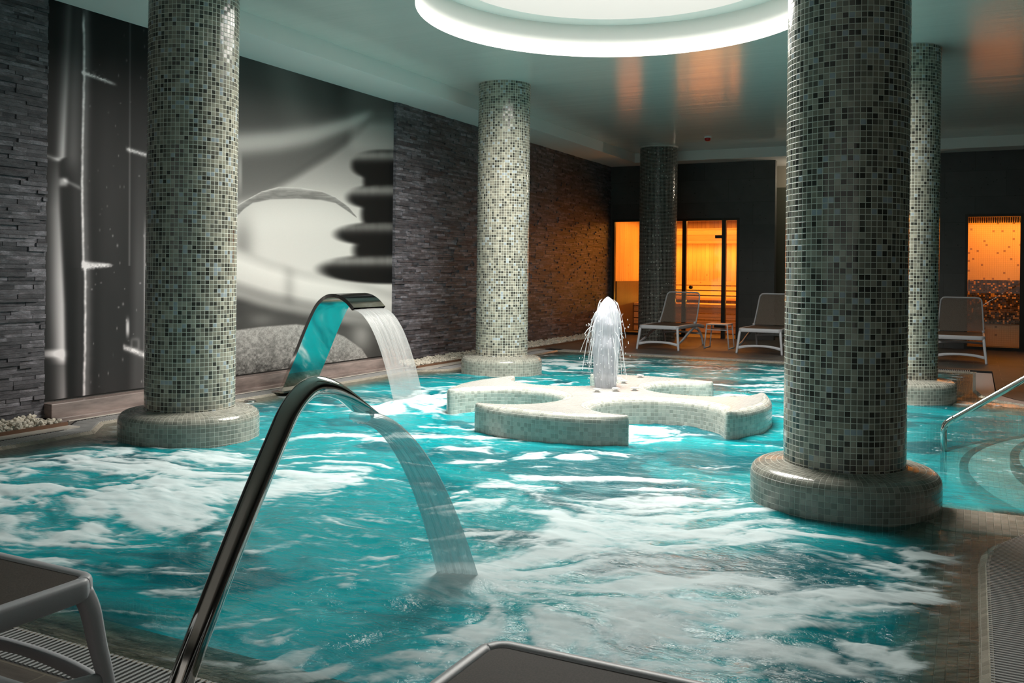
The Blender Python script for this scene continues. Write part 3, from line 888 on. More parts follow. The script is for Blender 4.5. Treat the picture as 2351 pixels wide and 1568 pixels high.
def mural_stones(x, y):
    t = np.interp(y, [100, 300, 420, 520, 640, 760, 870], [72, 90, 130, 196, 200, 150, 120])
    g = t + 0 * x
    g += 26 * np.exp(-((x - 640 - (y - 130) * .3) / 40) ** 2) * sstep(380, 180, y)
    g += 14 * np.exp(-((x - 830) / 60) ** 2) * sstep(380, 200, y)
    g -= 30 * np.exp(-((x - 780) / 26) ** 2) * sstep(330, 160, y)
    # darker upper left, blurred dark leaf below the pale one
    y1 = np.interp(x, [440, 547, 640, 720, 800, 850], [326, 326, 318, 304, 280, 258])
    lower = np.interp(x, [440, 547, 600, 680, 760, 820, 850], [470, 455, 440, 395, 345, 300, 270])
    g = np.where(y > y1, g * 0 + np.interp(sstep(-14, 26, y - lower), [0, 1], [96, 1]) * (1 - sstep(-14, 26, y - lower)) + (g + 40) * sstep(-14, 26, y - lower), g)
    g = g + (178 - g) * np.exp(-(np.abs(y - y1 - 4) / np.interp(x, [547, 700, 850], [26, 24, 11])) ** 2.4) * sstep(868, 828, x)
    lite = bump2(x, y, 690, 570, 190, 110, 2.6); g = g + (208 - g) * lite * .9
    g = g + (135 - g) * bump2(x, y, 556, 560, 26, 60, 2) * .8
    g = g + (195 - g) * sstep(790, 820, x) * sstep(240, 300, y) * sstep(360, 330, y) * .5
    # stack of dark pebbles (out of focus)
    dark = 0 * x
    def blot(cx, cy, rx, ry, p=2.4, s=1.0):
        return s * (1 - sstep(.66, 1.3, (np.abs((x - cx) / rx) ** p + np.abs((y - cy) / ry) ** p)))
    stones = [(885, 378, 78, 34, 348, 200), (905, 452, 108, 30, 428, 195), (905, 537, 135, 28, 512, 160), (915, 618, 182, 34, 590, 190)]
    for (cx, cy, rx, ry) in [(900, 415, 66, 44), (905, 492, 76, 44), (915, 575, 104, 36)]:
        a = blot(cx, cy, rx, ry); g = g * (1 - a) + 24 * a
    for (cx, cy, rx, ry, ty, br) in stones:
        a = blot(cx, cy, rx, ry)
        v = 24 + (br - 24) * np.exp(-((y - ty - 9) / 12) ** 2) * .62
        v = v + 22 * (fbm(x / 9, y / 50, 21, 2) - .5) * np.exp(-((y - ty) / 20) ** 2)
        g = g * (1 - a) + v * a
    # pale cane crossing below
    top = np.interp(x, [440, 547, 620, 700, 800, 895], [560, 572, 600, 625, 640, 672])
    bot = np.interp(x, [440, 547, 620, 700, 800, 895], [655, 668, 690, 705, 726, 740])
    a = sstep(-12, 12, y - top) * (1 - sstep(-14, 20, y - bot))
    prof = np.interp((y - top) / np.maximum(bot - top, 1), [0, .3, .7, 1], [190, 228, 214, 120])
    keepd = 1 - blot(915, 618, 182, 34)
    g = g * (1 - a * keepd) + prof * a * keepd
    g = g - 34 * bump2(x, y, 664, 655, 14, 50, 2) * a
    # dark ground
    a = sstep(-6, 30, y - bot); dk = 62 + 25 * fbm(x / 50, y / 30, 31, 2)
    g = g * (1 - a) + dk * a
    g = g + (120 - g) * bump2(x, y, 600, 735, 30, 16) * .7 + (150 - g) * bump2(x, y, 830, 770, 24, 34, 2) * a
    # sandy boulder in front
    tp = np.interp(x, [440, 547, 600, 680, 740, 790, 830, 850, 895], [768, 757, 750, 744, 752, 772, 800, 830, 860])
    a = sstep(-2, 3, y - tp) * sstep(870, 845, x + (y - 800) * .1)
    n = fbm(x / 5, y / 5, 41, 4); n2 = fbm(x / 1.6, y / 1.6, 47, 2)
    v = np.interp(y - tp, [0, 15, 60, 100, 130], [165, 158, 135, 95, 62]) + 90 * (n - .5) * np.interp(y - tp, [0, 40, 100], [.4, .9, 1.4]) + 55 * (n2 - .5)
    g = g * (1 - a) + v * a
    # crisp dry leaf
    tl = np.interp(x, [430, 547, 560, 600, 640, 690, 740, 770, 800, 819], [500, 470, 462, 440, 429, 431, 439, 452, 474, 498])
    bl = np.interp(x, [430, 547, 560, 580, 620, 680, 735, 770, 800, 819], [540, 494, 480, 466, 458, 456, 459, 466, 486, 500])
    a = sstep(-1.2, 1.2, y - tl) * sstep(1.5, -1.5, y - bl) * (x < 819)
    fr = (y - tl) / np.maximum(bl - tl, 1)
    v = 150 + 45 * (fbm(x / 18, y / 2.2, 51, 3) - .5) - 28 * fr + 60 * np.exp(-(fr / .12) ** 2) + 25 * np.exp(-((fr - 1) / .1) ** 2)
    g = g * (1 - a) + v * a
    a = bump2(x, y, 551, 395, 5, 46, 3); g = g + (165 - g) * a * .8
    g = g + 2.5 * (vnoise(x / 1.2, y / 1.2, 77) - .5)
    g = np.clip(g * .90, 8, 225)
    return np.stack([g, g * .98, g * .955], -1)


def mural(name, ya, yb, fn, ny, nz, lab):
    ys = np.linspace(ya, yb, ny) * U; zs = np.linspace(ZM0, SOF, nz) * U
    Yg, Zg = np.meshgrid(ys, zs); Xg = np.full_like(Yg, (WL + .035) * U)
    px, py = to_pix(Xg, Yg, Zg)
    col = s2l(fn(px, py)) * 1.0
    m = vcol_mat(name + ' print', 'print', .6)
    o = empty(name, ((WL + .02) * U, (ya + yb) / 2 * U, ZM0 * U)); tag(o, lab, 'mural')
    g = grid_object('printed_panel', Xg - o.location.x, Yg - o.location.y, Zg - o.location.z, m, attrs={'print': col}, smooth=False, flip=False, parent=o)
    MB().box(-.02 * U, (ya * U - o.location.y), 0, .006 * U, (yb * U - o.location.y), (SOF - ZM0) * U).build('backing_board', M['frame_dk'], o)
    return o


mural('wall_mural', YM0, YMS, mural_bamboo, 260, 620, 'tall black and white photo mural of wet bamboo canes')
mural('wall_mural', YMS, YM1, mural_stones, 420, 620, 'grey photo mural of stacked pebbles, dry leaf and sandy boulder')
mb = MB(); mb.box(WL * U, YM0 * U, 0, (WL + .42) * U, YM1 * U, .50 * U); mb.box(WL * U, YM0 * U, 0, (WL + .62) * U, YM1 * U, .17 * U)
tag(mb.build('trim_4', M['marble'], bevel=.006), 'brown veined marble ledge under the murals', kind='structure')

# gravel beds, edging and coping
def gravel(name, y0, y1, n, lab, seed):
    rr = random.Random(seed); mb = MB()
    ico = bmesh.new(); bmesh.ops.create_icosphere(ico, subdivisions=1, radius=1)
    iv = [v.co.copy() for v in ico.verts]; fi = [tuple(v.index for v in f.verts) for f in ico.faces]; ico.free()
    for _ in range(n):
        x = rr.uniform(WL + .16, WL + 1.12); y = rr.uniform(y0, y1); z = DECK + .02 + rr.random() * .14 + .12 * max(0, (WL + .7 - x))
        s = rr.uniform(.045, .095); R = Matrix.Rotation(rr.random() * 6.3, 3, 'Z') @ Matrix.Rotation(rr.random() * 6.3, 3, 'X')
        sx, sy, sz = rr.uniform(.8, 1.3), rr.uniform(.7, 1.1), rr.uniform(.5, .8)
        mb.add([tuple((R @ Vector((v.x * sx, v.y * sy, v.z * sz)) * s * rr.uniform(.88, 1.1) + Vector((x, y, z))) * U) for v in iv], fi)
    return tag(mb.build(name, M['gravel']), lab, 'gravel', kind='stuff')


gravel('gravel_bed', 6.5, YM0 - .3, 1500, 'cream pebbles heaped at the foot of the near slate wall', 1)
gravel('gravel_bed', YM1 + .2, WB - .4, 4200, 'cream pebbles along the foot of the far slate wall', 2)
for (a, b_) in ((WF + 12, YM0 - .15), (YM1 + .1, WB)):
    tag(MB().box((WL + 1.16) * U, a * U, 0, (WL + 1.22) * U, b_ * U, (DECK + .1) * U).build('edging_strip', M['rust']), 'thin rusty edging between pebbles and coping', kind='structure')
mb = MB()
mb.box((WL + 1.22) * U, YM1 * U, 0, -18.93 * U, 41.6 * U, (DECK + .02) * U)
mb.box((WL + .62) * U, (YM0 + .3) * U, 0, -19.93 * U, (YM1 + .3) * U, (DECK + .02) * U)
mb.box((WL + 1.22) * U, WF * U, 0, -19.03 * U, (YM0 - .1) * U, (DECK + .02) * U)
tag(mb.build('pool_coping', M['coping']), 'pale stone coping along the left wall', kind='structure')

# ------------------------------------------------------------------ gratings
def grating(pts, lab, wd=.6, pitch=.068, off=.015):
    """bars laid across the gutter along an open polyline (inner edge, outside is to the right)"""
    mb = MB(); d0 = 0.0
    ll = [0]
    for i in range(1, len(pts)): ll.append(ll[-1] + math.dist(pts[i], pts[i - 1]))
    n = int(ll[-1] / pitch)
    def at(s):
        s = min(max(s, 0), ll[-1] - 1e-6)
        j = max(k for k in range(len(ll)) if ll[k] <= s); j = min(j, len(pts) - 2)
        t = (s - ll[j]) / (ll[j + 1] - ll[j]); a, b_ = Vector(pts[j]), Vector(pts[j + 1])
        return a.lerp(b_, t)
    for k in range(n):
        s = (k + .5) * pitch; p = at(s); tn = (at(s + .4) - at(s - .4)).normalized(); nr = Vector((tn.y, -tn.x))
        hw = pitch * .24
        c = [p + nr * (off) - tn * hw, p + nr * (off + wd - .03) - tn * hw, p + nr * (off + wd - .03) + tn * hw, p + nr * off + tn * hw]
        z1 = (DECK - .005); z0 = DECK - .09
        mb.add([(q.x * U, q.y * U, z * U) for z in (z0, z1) for q in c], [(0, 3, 2, 1), (4, 5, 6, 7), (0, 1, 5, 4), (1, 2, 6, 5), (2, 3, 7, 6), (3, 0, 4, 7)])
    o = empty('drain_grating', (*[c_ * U for c_ in at(ll[-1] / 2)], DECK * U))
    tag(o, lab, 'grating')
    s_ = mb.build('slats', M['grate'], o)
    rl = MB()
    for ofs in (off + .02, off + wd * .33, off + wd * .66, off + wd - .05):
        m = max(2, int(ll[-1] / .5)); pp = []
        for k in range(m + 1):
            s = ll[-1] * k / m; p = at(s); tn = (at(s + .4) - at(s - .4)).normalized(); nr = Vector((tn.y, -tn.x)); q = p + nr * ofs
            pp.append((q.x * U, q.y * U, (DECK - .06) * U))
        rl.tube(pp, .006, 4, power=2)
    r_ = rl.build('support_rail', M['grate'], o)
    for c_ in (s_, r_): c_.matrix_parent_inverse = Matrix.Translation(-Vector(o.location))
    return o


grating([(-18.3, 6.45), (-0.45, 6.45)], 'slatted overflow grating along the near pool edge, under the grey lounger')
grating([(0.17, 7.3), (0.17, 13.9), (0.22, 14.5), (0.38, 15.1), (0.68, 15.75), (1.3, 16.2), (2.4, 16.4), (9.5, 16.4)], 'slatted grating curving along the right pool edge in the foreground')
grating([(9.9, 32.0), (2.6, 31.6), (1.4, 31.8), (0.7, 32.5), (0.25, 33.6), (0.08, 35.0), (0.08, 41.4)], 'pale curved grating beyond the handrail')
grating([(-0.1, 41.6), (-18.2, 41.6)], 'white slatted grating in front of the far loungers')
grating([(-18.3, 41.4), (-18.3, 31.2), (-19.3, 29.9), (-19.3, 15.9), (-18.4, 14.9), (-18.4, 6.6)], 'pale slatted grating running along the left pool edge below the murals')

# ------------------------------------------------------------------ columns
TILE = 1.0 / 10.3
def column(x, y, R, lab, mat='column', base=True, ntile=65, btop=.66, z0=None):
    o = empty('mosaic_column', (x * U, y * U, (0 if base else DECK) * U)); tag(o, lab, 'column')
    zb = btop if base else 0.0
    ztop = CEIL if base else CEIL - DECK
    n = 130 if base else 120
    mb = MB(); mb.lathe([(R * U, (zb - .04) * U), (R * U, ztop * U * 1.0)], n, tile=2 * math.pi * R * U / ntile, ucount=ntile)
    mb.build('shaft', M[mat], o)
    if base:
        RB = 1.555; t = 2 * math.pi * RB * U / 100
        rb = .2; prof = [(RB, -3.7), (RB, btop - .03 - rb)]
        prof += [(RB - rb * (1 - math.cos(q)), btop - .03 - rb + rb * math.sin(q)) for q in [math.radians(a_) for a_ in (15, 30, 45, 60, 75, 90)]]
        prof += [(R + .05, btop), (R - .02, btop + .03)]
        prof = [(p[0] * U, p[1] * U) for p in prof]
        MB().lathe(prof, 100, tile=t, ucount=100).build('base', M['base'], o)
        # cap joint
        MB().lathe([(R * U * 1.004, (CEIL - .02) * U), (R * U * 1.02, (CEIL - .005) * U)], 96).build('top_joint', M['coping'], o)
    else:
        MB().lathe([(R * U * 1.004, (CEIL - DECK - .09) * U), (R * U * 1.03, (CEIL - DECK - .06) * U), (R * U * 1.03, (CEIL - DECK - .005) * U)], 96).build('top_joint', M['coping'], o)
    return o


column(-1.98, 16.8, 1.0, 'largest mosaic column, standing in the pool nearest the viewer on the right')
column(-16.2, 15.8, 1.0, 'thick mosaic column in front of the bamboo mural')
column(-16.25, 31.65, 1.0, 'pale mosaic column at the pool corner before the slate wall')
column(-1.98, 31.9, 1.0, 'mosaic column far right, mostly hidden behind the largest one')
column(-16.15, 50.8, 1.06, 'black mosaic column with pale grout in front of the sauna', 'darkcol', False, 84)

# ------------------------------------------------------------------ island
def island_outline(n=720):
    C = Vector((-8.93, 23.65)); Ro, d, rb = 4.36, 2.98, 1.6; pts = []
    for i in range(4):
        mid = math.radians(90 * i)        # arm centres on the room axes, bites on the diagonals
        th = math.acos((Ro * Ro + d * d - rb * rb) / (2 * Ro * d))
        a0 = mid - math.radians(45) + th; a1 = mid + math.radians(45) - th
        cut = .34 / Ro
        for k in range(41):
            q = a0 + cut + (a1 - a0 - 2 * cut) * k / 40; pts.append(C + Vector((math.cos(q), math.sin(q))) * Ro)
        bc = C + Vector((math.cos(mid + math.pi / 4), math.sin(mid + math.pi / 4))) * d
        s = C + Vector((math.cos(a1), math.sin(a1))) * Ro - bc; e_a = mid + math.radians(45) + th; e = C + Vector((math.cos(e_a), math.sin(e_a))) * Ro - bc
        aa = math.atan2(s.y, s.x); ab = math.atan2(e.y, e.x)
        while ab > aa: ab -= 2 * math.pi
        cb = .24 / rb
        for k in range(0, 61):
            q = aa - cb + (ab - aa + 2 * cb) * k / 60; pts.append(bc + Vector((math.cos(q), math.sin(q))) * rb)
    # resample and round the tips
    P_ = np.array([[p.x, p.y] for p in pts]); Q = np.vstack([P_, P_[:1]]); s = np.r_[0, np.cumsum(np.hypot(*np.diff(Q, axis=0).T))]
    t = np.linspace(0, s[-1], n, endpoint=False); R = np.stack([np.interp(t, s, Q[:, 0]), np.interp(t, s, Q[:, 1])], 1)
    ds = s[-1] / n; kw = int(.42 / ds); ker = np.hanning(2 * kw + 3)[1:-1]; ker /= ker.sum()
    Rp = np.vstack([R[-kw:], R, R[:kw]])
    return np.stack([np.convolve(Rp[:, 0], ker, 'valid'), np.convolve(Rp[:, 1], ker, 'valid')], 1), s[-1]


def island():
    R, per = island_outline(); n = len(R); top = .66
    o = empty('pool_island', (-8.93 * U, 23.65 * U, 0)); tag(o, 'clover shaped white mosaic island with four curved arms in the pool', 'island')
    t = np.roll(R, -1, 0) - np.roll(R, 1, 0); t /= np.hypot(*t.T)[:, None]; nin = np.stack([-t[:, 1], t[:, 0]], 1)
    D_ = R[None, :, :] - R[:, None, :]; dn = (D_ * nin[:, None, :]).sum(-1); d2 = (D_ ** 2).sum(-1)
    med = np.where(dn > 1e-4, d2 / (2 * np.maximum(dn, 1e-4)), 1e3).min(1); lim = np.clip(.8 * med / .25, .02, 1)
    k2 = 2; ext = np.r_[lim[-k2:], lim, lim[:k2]]; lim = np.array([ext[q_:q_ + 2 * k2 + 1].min() for q_ in range(n)])
    nin = nin * lim[:, None]
    rr = .2; prof = [(0, -3.7), (0, top - rr)] + [(rr * (1 - math.cos(math.radians(a_))), top - rr + rr * math.sin(math.radians(a_))) for a_ in (18, 36, 54, 72, 90)]
    prof += [(.25, top)]
    mb = MB(); vs = []; L = [0]
    for i in range(1, len(prof)): L.append(L[-1] + math.dist(prof[i], prof[i - 1]))
    for (ins, z) in prof:
        q = R + nin * ins; vs += [((a_ + 8.93) * U, (b_ - 23.65) * U, z * U) for a_, b_ in q]
    fs = []; uv = []; tl = TILE * 1.0; cnt = round(per / tl)
    for i in range(len(prof) - 1):
        for k in range(n):
            fs.append((i * n + k, i * n + (k + 1) % n, (i + 1) * n + (k + 1) % n, (i + 1) * n + k))
            u0, u1 = k / n * cnt, (k + 1) / n * cnt; uv.append([(u0, L[i] / tl), (u1, L[i] / tl), (u1, L[i + 1] / tl), (u0, L[i + 1] / tl)])
    mb.add(vs, fs, uv, smooth=True); mb.build('side', M['island'], o)
    q = R + nin * .245
    bm = bmesh.new(); vv = [bm.verts.new(((a_ + 8.93) * U, (b_ - 23.65) * U, top * U)) for a_, b_ in q]
    for i in range(n): bm.edges.new((vv[i], vv[(i + 1) % n]))
    bmesh.ops.triangle_fill(bm, use_beauty=True, edges=bm.edges[:])
    ul = bm.loops.layers.uv.new('UVMap')
    for f in bm.faces:
        if f.normal.z < 0: f.normal_flip()
        for l in f.loops: l[ul].uv = (l.vert.co.x / (tl * U), l.vert.co.y / (tl * U))
    me = bpy.data.meshes.new('top'); bm.to_mesh(me); bm.free(); me.materials.append(M['island_top'])
    tp = bpy.data.objects.new('top', me); link(tp); tp.parent = o
    return o


island()
# air nozzles on the island
noz = [('leftmost of the three small round nozzles in a row below the fountain', (1371, 900)), ('middle of the three small round nozzles in a row below the fountain', (1414, 898)),
       ('right of the three small round nozzles in a row below the fountain', (1457, 897)), ('small round nozzle just right of the fountain foot', (1432, 880)), ('small round nozzle on the far arm of the island', (1470, 867))]
proto = None
for lab, (a_, b_) in noz:
    x, y = P(a_, b_, .66)
    if proto is None:
        proto = empty('air_nozzle'); MB().lathe([(.012, 0), (.014, .014), (.030, .018), (.034, .022), (.034, .026), (.0, .029)], 24).build('cap', M['alarm_white'], proto)
        MB().lathe([(.022, .0), (.022, .006), (.012, .008)], 20).build('collar', M['steel_b'], proto); register(None); o = proto
    else: o = copy_tree(proto)
    o.location = (x * U, y * U, .662 * U); tag(o, lab, 'nozzle', 'air nozzles on the island')

# ------------------------------------------------------------------ pool water
def water():
    def axis(a, b, segs):
        out = [a]; x = a
        while x < b:
            st = np.interp(x, [s[0] for s in segs], [s[1] for s in segs]); x += st; out.append(x)
        return np.array(out)
    xs = axis(-20.0, 10.5, [(-20, .085), (-12, .06), (-8, .045), (0, .045), (2, .09), (10, .2)])
    ys = axis(5.8, 42.3, [(5.8, .04), (12, .045), (20, .06), (30, .10), (42, .14)])
    X, Y = np.meshgrid(xs, ys)
    # inside test against gutter edge (a little outside)
    poly = np.array(offset(L0, -.02)); inside = np.zeros(X.shape, bool)
    dist = np.full(X.shape, 1e9)
    for i in range(len(poly)):
        x0, y0 = poly[i]; x1, y1 = poly[(i + 1) % len(poly)]
        if y0 != y1:
            c = ((y0 > Y) != (y1 > Y)) & (X < (x1 - x0) * (Y - y0) / (y1 - y0) + x0); inside ^= c
        ex, ey = x1 - x0, y1 - y0; tt = np.clip(((X - x0) * ex + (Y - y0) * ey) / (ex * ex + ey * ey + 1e-12), 0, 1)
        dist = np.minimum(dist, np.hypot(X - x0 - tt * ex, Y - y0 - tt * ey))
    # signed distance-based depth of the tint
    depth = sstep(.35, 1.7, dist)
    def strip(y0, y1): return sstep(y0 - .9, y0 - .1, Y) * (1 - sstep(y1 + .05, y1 + .5, Y)) * sstep(-3.2, -2.0, X)
    depth *= 1 - .95 * strip(15.5, 17.2); depth *= 1 - .95 * strip(31.1, 32.1)
    rs = np.hypot(X - 10, Y - 24.2); bay = (Y > 17.2) & (Y < 31.2)
    depth = np.where(bay, depth * (1 - .72 * sstep(12.0, 10.2, rs)), depth)
    # --- foam field: coordinates swirled by slow noise
    wx = (fbm(X / 2.3, Y / 2.3, 101, 3) - .5); wy = (fbm(X / 2.3, Y / 2.3, 131, 3) - .5)
    J1 = np.array([-5.75, 10.25]); J2 = np.array([-14.9, 23.2]); J3 = np.array([-14.4, 10.6])
    def radial(c, k=1.0, seed=0, fr=.55, ft=6.5, sw=1.0):
        dx, dy = X - c[0] + wx * 1.6 * sw, Y - c[1] + wy * 1.6 * sw; r = np.hypot(dx, dy); th = np.arctan2(dy, dx)
        # seamless around the circle
        a1 = fbm(r * fr + 40, (np.cos(th) * ft * .5 + 9) + wx, seed, 6, .6); a2 = fbm(r * fr + 11, (np.sin(th) * ft * .5 + 23) + wy, seed + 7, 6, .6)
        return .5 * (a1 + a2), r
    f1, r1 = radial(J1, seed=200, fr=.62, ft=15); f2, r2 = radial(J2, seed=220, fr=.5, ft=12)
    f3 = fbm(X / .8 + wx * 3.2, Y / .5 + wy * 3.2, 240, 6, .6)
    f4 = fbm((X * CA + Y * SA) / 1.5 + wx * 3.5, (-X * SA + Y * CA) / .42 + wy * 4, 260, 6, .6)   # lazy drifting streaks
    # where the foam lies: (x, y, rx, ry, amount)
    def G(px, py, rx, ry, rot=0.0):
        c = P(px, py, 0); dx = X - c[0]; dy = Y - c[1]
        cx = dx * CA + dy * SA; cy = -dx * SA + dy * CA       # along / away from the viewer
        if rot: cx, cy = cx * math.cos(rot) + cy * math.sin(rot), -cx * math.sin(rot) + cy * math.cos(rot)
        return np.exp(-((cx / rx) ** 2 + (cy / ry) ** 2))
    blobs = [  # px, py, rx, ry, amount, kind
        (120, 1130, 2.6, 2.2, 1.0), (330, 1140, 2.2, 2.0, .85), (300, 1060, 2.6, 1.2, .8), (520, 1100, 1.3, 1.8, .7), (60, 1240, 1.6, 1.0, .5),
        (1040, 920, 2.0, 1.1, 1.05), (940, 940, 1.6, 1.0, .8), (980, 1010, 2.2, 1.0, .45), (800, 1000, 1.6, 1.0, .35), (1060, 1000, 1.6, .7, .6),
        (1150, 1320, .55, .6, .9), (1250, 1250, 1.3, 1.1, .8), (1480, 1200, 1.6, 1.1, .75), (1500, 1330, 1.6, 1.0, .85), (1750, 1390, 1.4, .8, .95),
        (1330, 1430, 1.2, .7, .55), (1600, 1450, 1.2, .7, .6), (1800, 1170, 1.3, 1.1, .65), (1350, 1110, 2.5, .9, .45), (1720, 1230, .9, .5, .7),
        (2080, 1290, .9, .5, .55), (2060, 1400, .8, .7, .6), (1960, 1500, .9, .5, .55), (2150, 1380, .8, .8, .45), (1500, 1530, 1.2, .3, .5),
        (850, 1200, 1.1, .9, .45), (1100, 1460, 1.1, .6, .6), (980, 1520, .8, .35, .4), (1250, 1500, .8, .4, .4), (760, 1110, 1.2, .8, .45), (800, 1310, .8, .6, .3),
        (1500, 840, 6.0, 2.2, .42), (1300, 835, 2.4, 1.8, .55), (1720, 880, 2.0, 1.6, .3), (1540, 985, .9, .7, .35), (700, 940, 2.5, 1.6, .3),
    ]
    dens = np.full(X.shape, .31); clear = np.zeros(X.shape)
    for (a_, b_, rx, ry, am) in blobs: dens = dens + am * G(a_, b_, rx, ry)
    for (a_, b_, rx, ry, am) in [(700, 1450, 1.6, .9, .5), (620, 1300, .9, .7, .2), (1880, 1290, .8, .45, .8), (1640, 1050, 1.8, 1.1, .45), (1300, 1075, 1.8, .5, .4), (1930, 1480, .25, .8, .45), (880, 1420, .6, .5, .25), (1750, 1010, 1.4, .8, .3), (450, 1380, 1.2, .8, .25)]:
        dens = dens - am * G(a_, b_, rx, ry)
    dens = np.clip(dens, .05, 1.25)
    w1 = np.exp(-(r1 / 4.2) ** 2) * sstep(-.9, .6, X - J1[0] + .3 * (Y - J1[1])); w2 = np.exp(-(r2 / 5.0) ** 2); w3 = np.exp(-(((X - J3[0]) / 4.5) ** 2 + ((Y - J3[1]) / 3.8) ** 2))
    base = np.maximum(1 - w1 - w2 - w3, 0) + 1e-3; tot = w1 + w2 + w3 + base
    pat = (f1 * w1 + f2 * w2 + f3 * w3 + f4 * base) / tot
    pat = (pat - .5) * 3.4 + .5
    foam = sstep(.62, 1.22, pat * .85 + dens * .50)
    soft = sstep(.40, 1.25, pat * .45 + dens * .62)
    foam = np.clip(foam * .86 + soft * .22, 0, 1)
    # thin bright curls
    cr = 1 - np.abs(fbm(X / .75 + wx * 3, Y / .45 + wy * 3, 300, 4, .55) - .5) * 2
    foam = np.clip(foam + .38 * sstep(.945, .995, cr) * sstep(.2, .6, dens) * depth, 0, 1)
    # turbulence where sheet and jet land
    q1 = np.hypot(X - J1[0], Y - J1[1] + .05); foam = np.maximum(foam, np.exp(-(q1 / .75) ** 2) * 1.0)
    dl = np.hypot((X + 14.9) / .35, np.maximum(np.abs(Y - 23.15) - .7, 0) / .3); foam = np.maximum(foam, np.exp(-dl ** 2) * .9)
    # calm, clear water over the steps and near edges
    calm = np.where(bay & (X > -2.2), 1.0, 0.0) * sstep(-2.6, -1.2, X)
    foam = foam * (1 - .85 * calm); foam = foam * sstep(.02, .7, dist) * (1 - .6 * strip(15.5, 17.2))
    foam = foam + .35 * calm * sstep(.965, .995, cr) * sstep(.5, 1.6, dist)
    # --- height
    damp = sstep(.0, .9, dist) * (1 - .7 * calm)
    h = (fbm(X / 1.1 + wx, Y / .8 + wy, 400, 4, .5) - .5) * .11 + (fbm(X / .28 + wx * 3, Y / .2 + wy * 3, 430, 3, .5) - .5) * .035
    mound = .10 * np.exp(-(((X + 13.6) / 2.6) ** 2 + ((Y - 10.6) / 2.0) ** 2)) * (.4 + f3) + .13 * np.exp(-(q1 / .45) ** 2) + .10 * np.exp(-dl ** 2 * .5)
    mound += .07 * np.exp(-(((X + 15.8) / 1.5) ** 2 + ((Y - 13.2) / .9) ** 2)) * (.4 + f3)
    Z = (h + foam * .015) * damp + mound * sstep(.3, 1.6, dist) - .0
    Z = Z - .01
    m = bpy.data.materials.new('churning turquoise pool water'); m.use_nodes = True; nt = m.node_tree; nt.nodes.clear()
    out = N(nt, 'ShaderNodeOutputMaterial'); tc = N(nt, 'ShaderNodeTexCoord')
    af = N(nt, 'ShaderNodeAttribute'); af.attribute_name = 'foam'; ad = N(nt, 'ShaderNodeAttribute'); ad.attribute_name = 'depth'
    at = N(nt, 'ShaderNodeAttribute'); at.attribute_name = 'tone'
    tint = mixc(nt, ad.outputs['Fac'], (.84, .88, .85), (.15, .80, .85))
    tint = mixc(nt, mth(nt, 'MULTIPLY', at.outputs['Fac'], ad.outputs['Fac']), tint, (.06, .42, .48))
    tr = N(nt, 'ShaderNodeBsdfTransparent'); nt.links.new(tint, tr.inputs[0])
    # suspended bubbles scatter light: a turquoise body under the surface
    df = N(nt, 'ShaderNodeBsdfDiffuse'); nt.links.new(mixc(nt, at.outputs['Fac'], (.004, .42, .47), (.001, .17, .21)), df.inputs[0])
    body = N(nt, 'ShaderNodeMixShader'); nt.links.new(mth(nt, 'MULTIPLY', ad.outputs['Fac'], .68), body.inputs[0]); nt.links.new(tr.outputs[0], body.inputs[1]); nt.links.new(df.outputs[0], body.inputs[2])
    mp = N(nt, 'ShaderNodeMapping'); mp.inputs['Rotation'].default_value = (0, 0, -A); mp.inputs['Scale'].default_value = (.45, 1.0, 1); nt.links.new(tc.outputs['Object'], mp.inputs[0])
    n1 = noise(nt, mp.outputs[0], 9, 6, .62, .8); n2 = noise(nt, mp.outputs[0], 45, 4, .65)
    mp3 = N(nt, 'ShaderNodeMapping'); mp3.inputs['Rotation'].default_value = (0, 0, -A); mp3.inputs['Scale'].default_value = (.38, 1.15, 1); nt.links.new(tc.outputs['Object'], mp3.inputs[0])
    n3 = noise(nt, mp3.outputs[0], 5.5, 8, .68, 1.6)
    bp = N(nt, 'ShaderNodeBump'); bp.inputs['Strength'].default_value = .6; bp.inputs['Distance'].default_value = .03
    nt.links.new(mth(nt, 'ADD', n1.outputs[0], mth(nt, 'MULTIPLY', n2.outputs[0], .25)), bp.inputs['Height'])
    gl = N(nt, 'ShaderNodeBsdfGlossy'); gl.inputs['Roughness'].default_value = .14; nt.links.new(bp.outputs[0], gl.inputs['Normal'])
    fr = N(nt, 'ShaderNodeFresnel'); fr.inputs[0].default_value = 1.33; nt.links.new(bp.outputs[0], fr.inputs['Normal'])
    wat = N(nt, 'ShaderNodeMixShader'); nt.links.new(fr.outputs[0], wat.inputs[0]); nt.links.new(body.outputs[0], wat.inputs[1]); nt.links.new(gl.outputs[0], wat.inputs[2])
    fd = N(nt, 'ShaderNodeBsdfDiffuse'); fd.inputs[0].default_value = (.68, .77, .79, 1)
    ff = mth(nt, 'ADD', af.outputs['Fac'], mth(nt, 'MULTIPLY', mth(nt, 'SUBTRACT', n3.outputs[0], .5), 1.5))
    ff = mth(nt, 'ADD', ff, mth(nt, 'MULTIPLY', mth(nt, 'SUBTRACT', n2.outputs[0], .5), .35))
    mr = N(nt, 'ShaderNodeMapRange'); mr.interpolation_type = 'SMOOTHSTEP'; mr.inputs[1].default_value = .10; mr.inputs[2].default_value = 1.15; mr.inputs[4].default_value = .90; nt.links.new(ff, mr.inputs[0])
    mx = N(nt, 'ShaderNodeMixShader'); nt.links.new(mr.outputs[0], mx.inputs[0]); nt.links.new(wat.outputs[0], mx.inputs[1]); nt.links.new(fd.outputs[0], mx.inputs[2])
    nt.links.new(mx.outputs[0], out.inputs[0])
    tone = sstep(.50, .72, fbm(X / 1.9 + wx * 2, Y / 1.1 + wy * 2, 500, 4, .55))
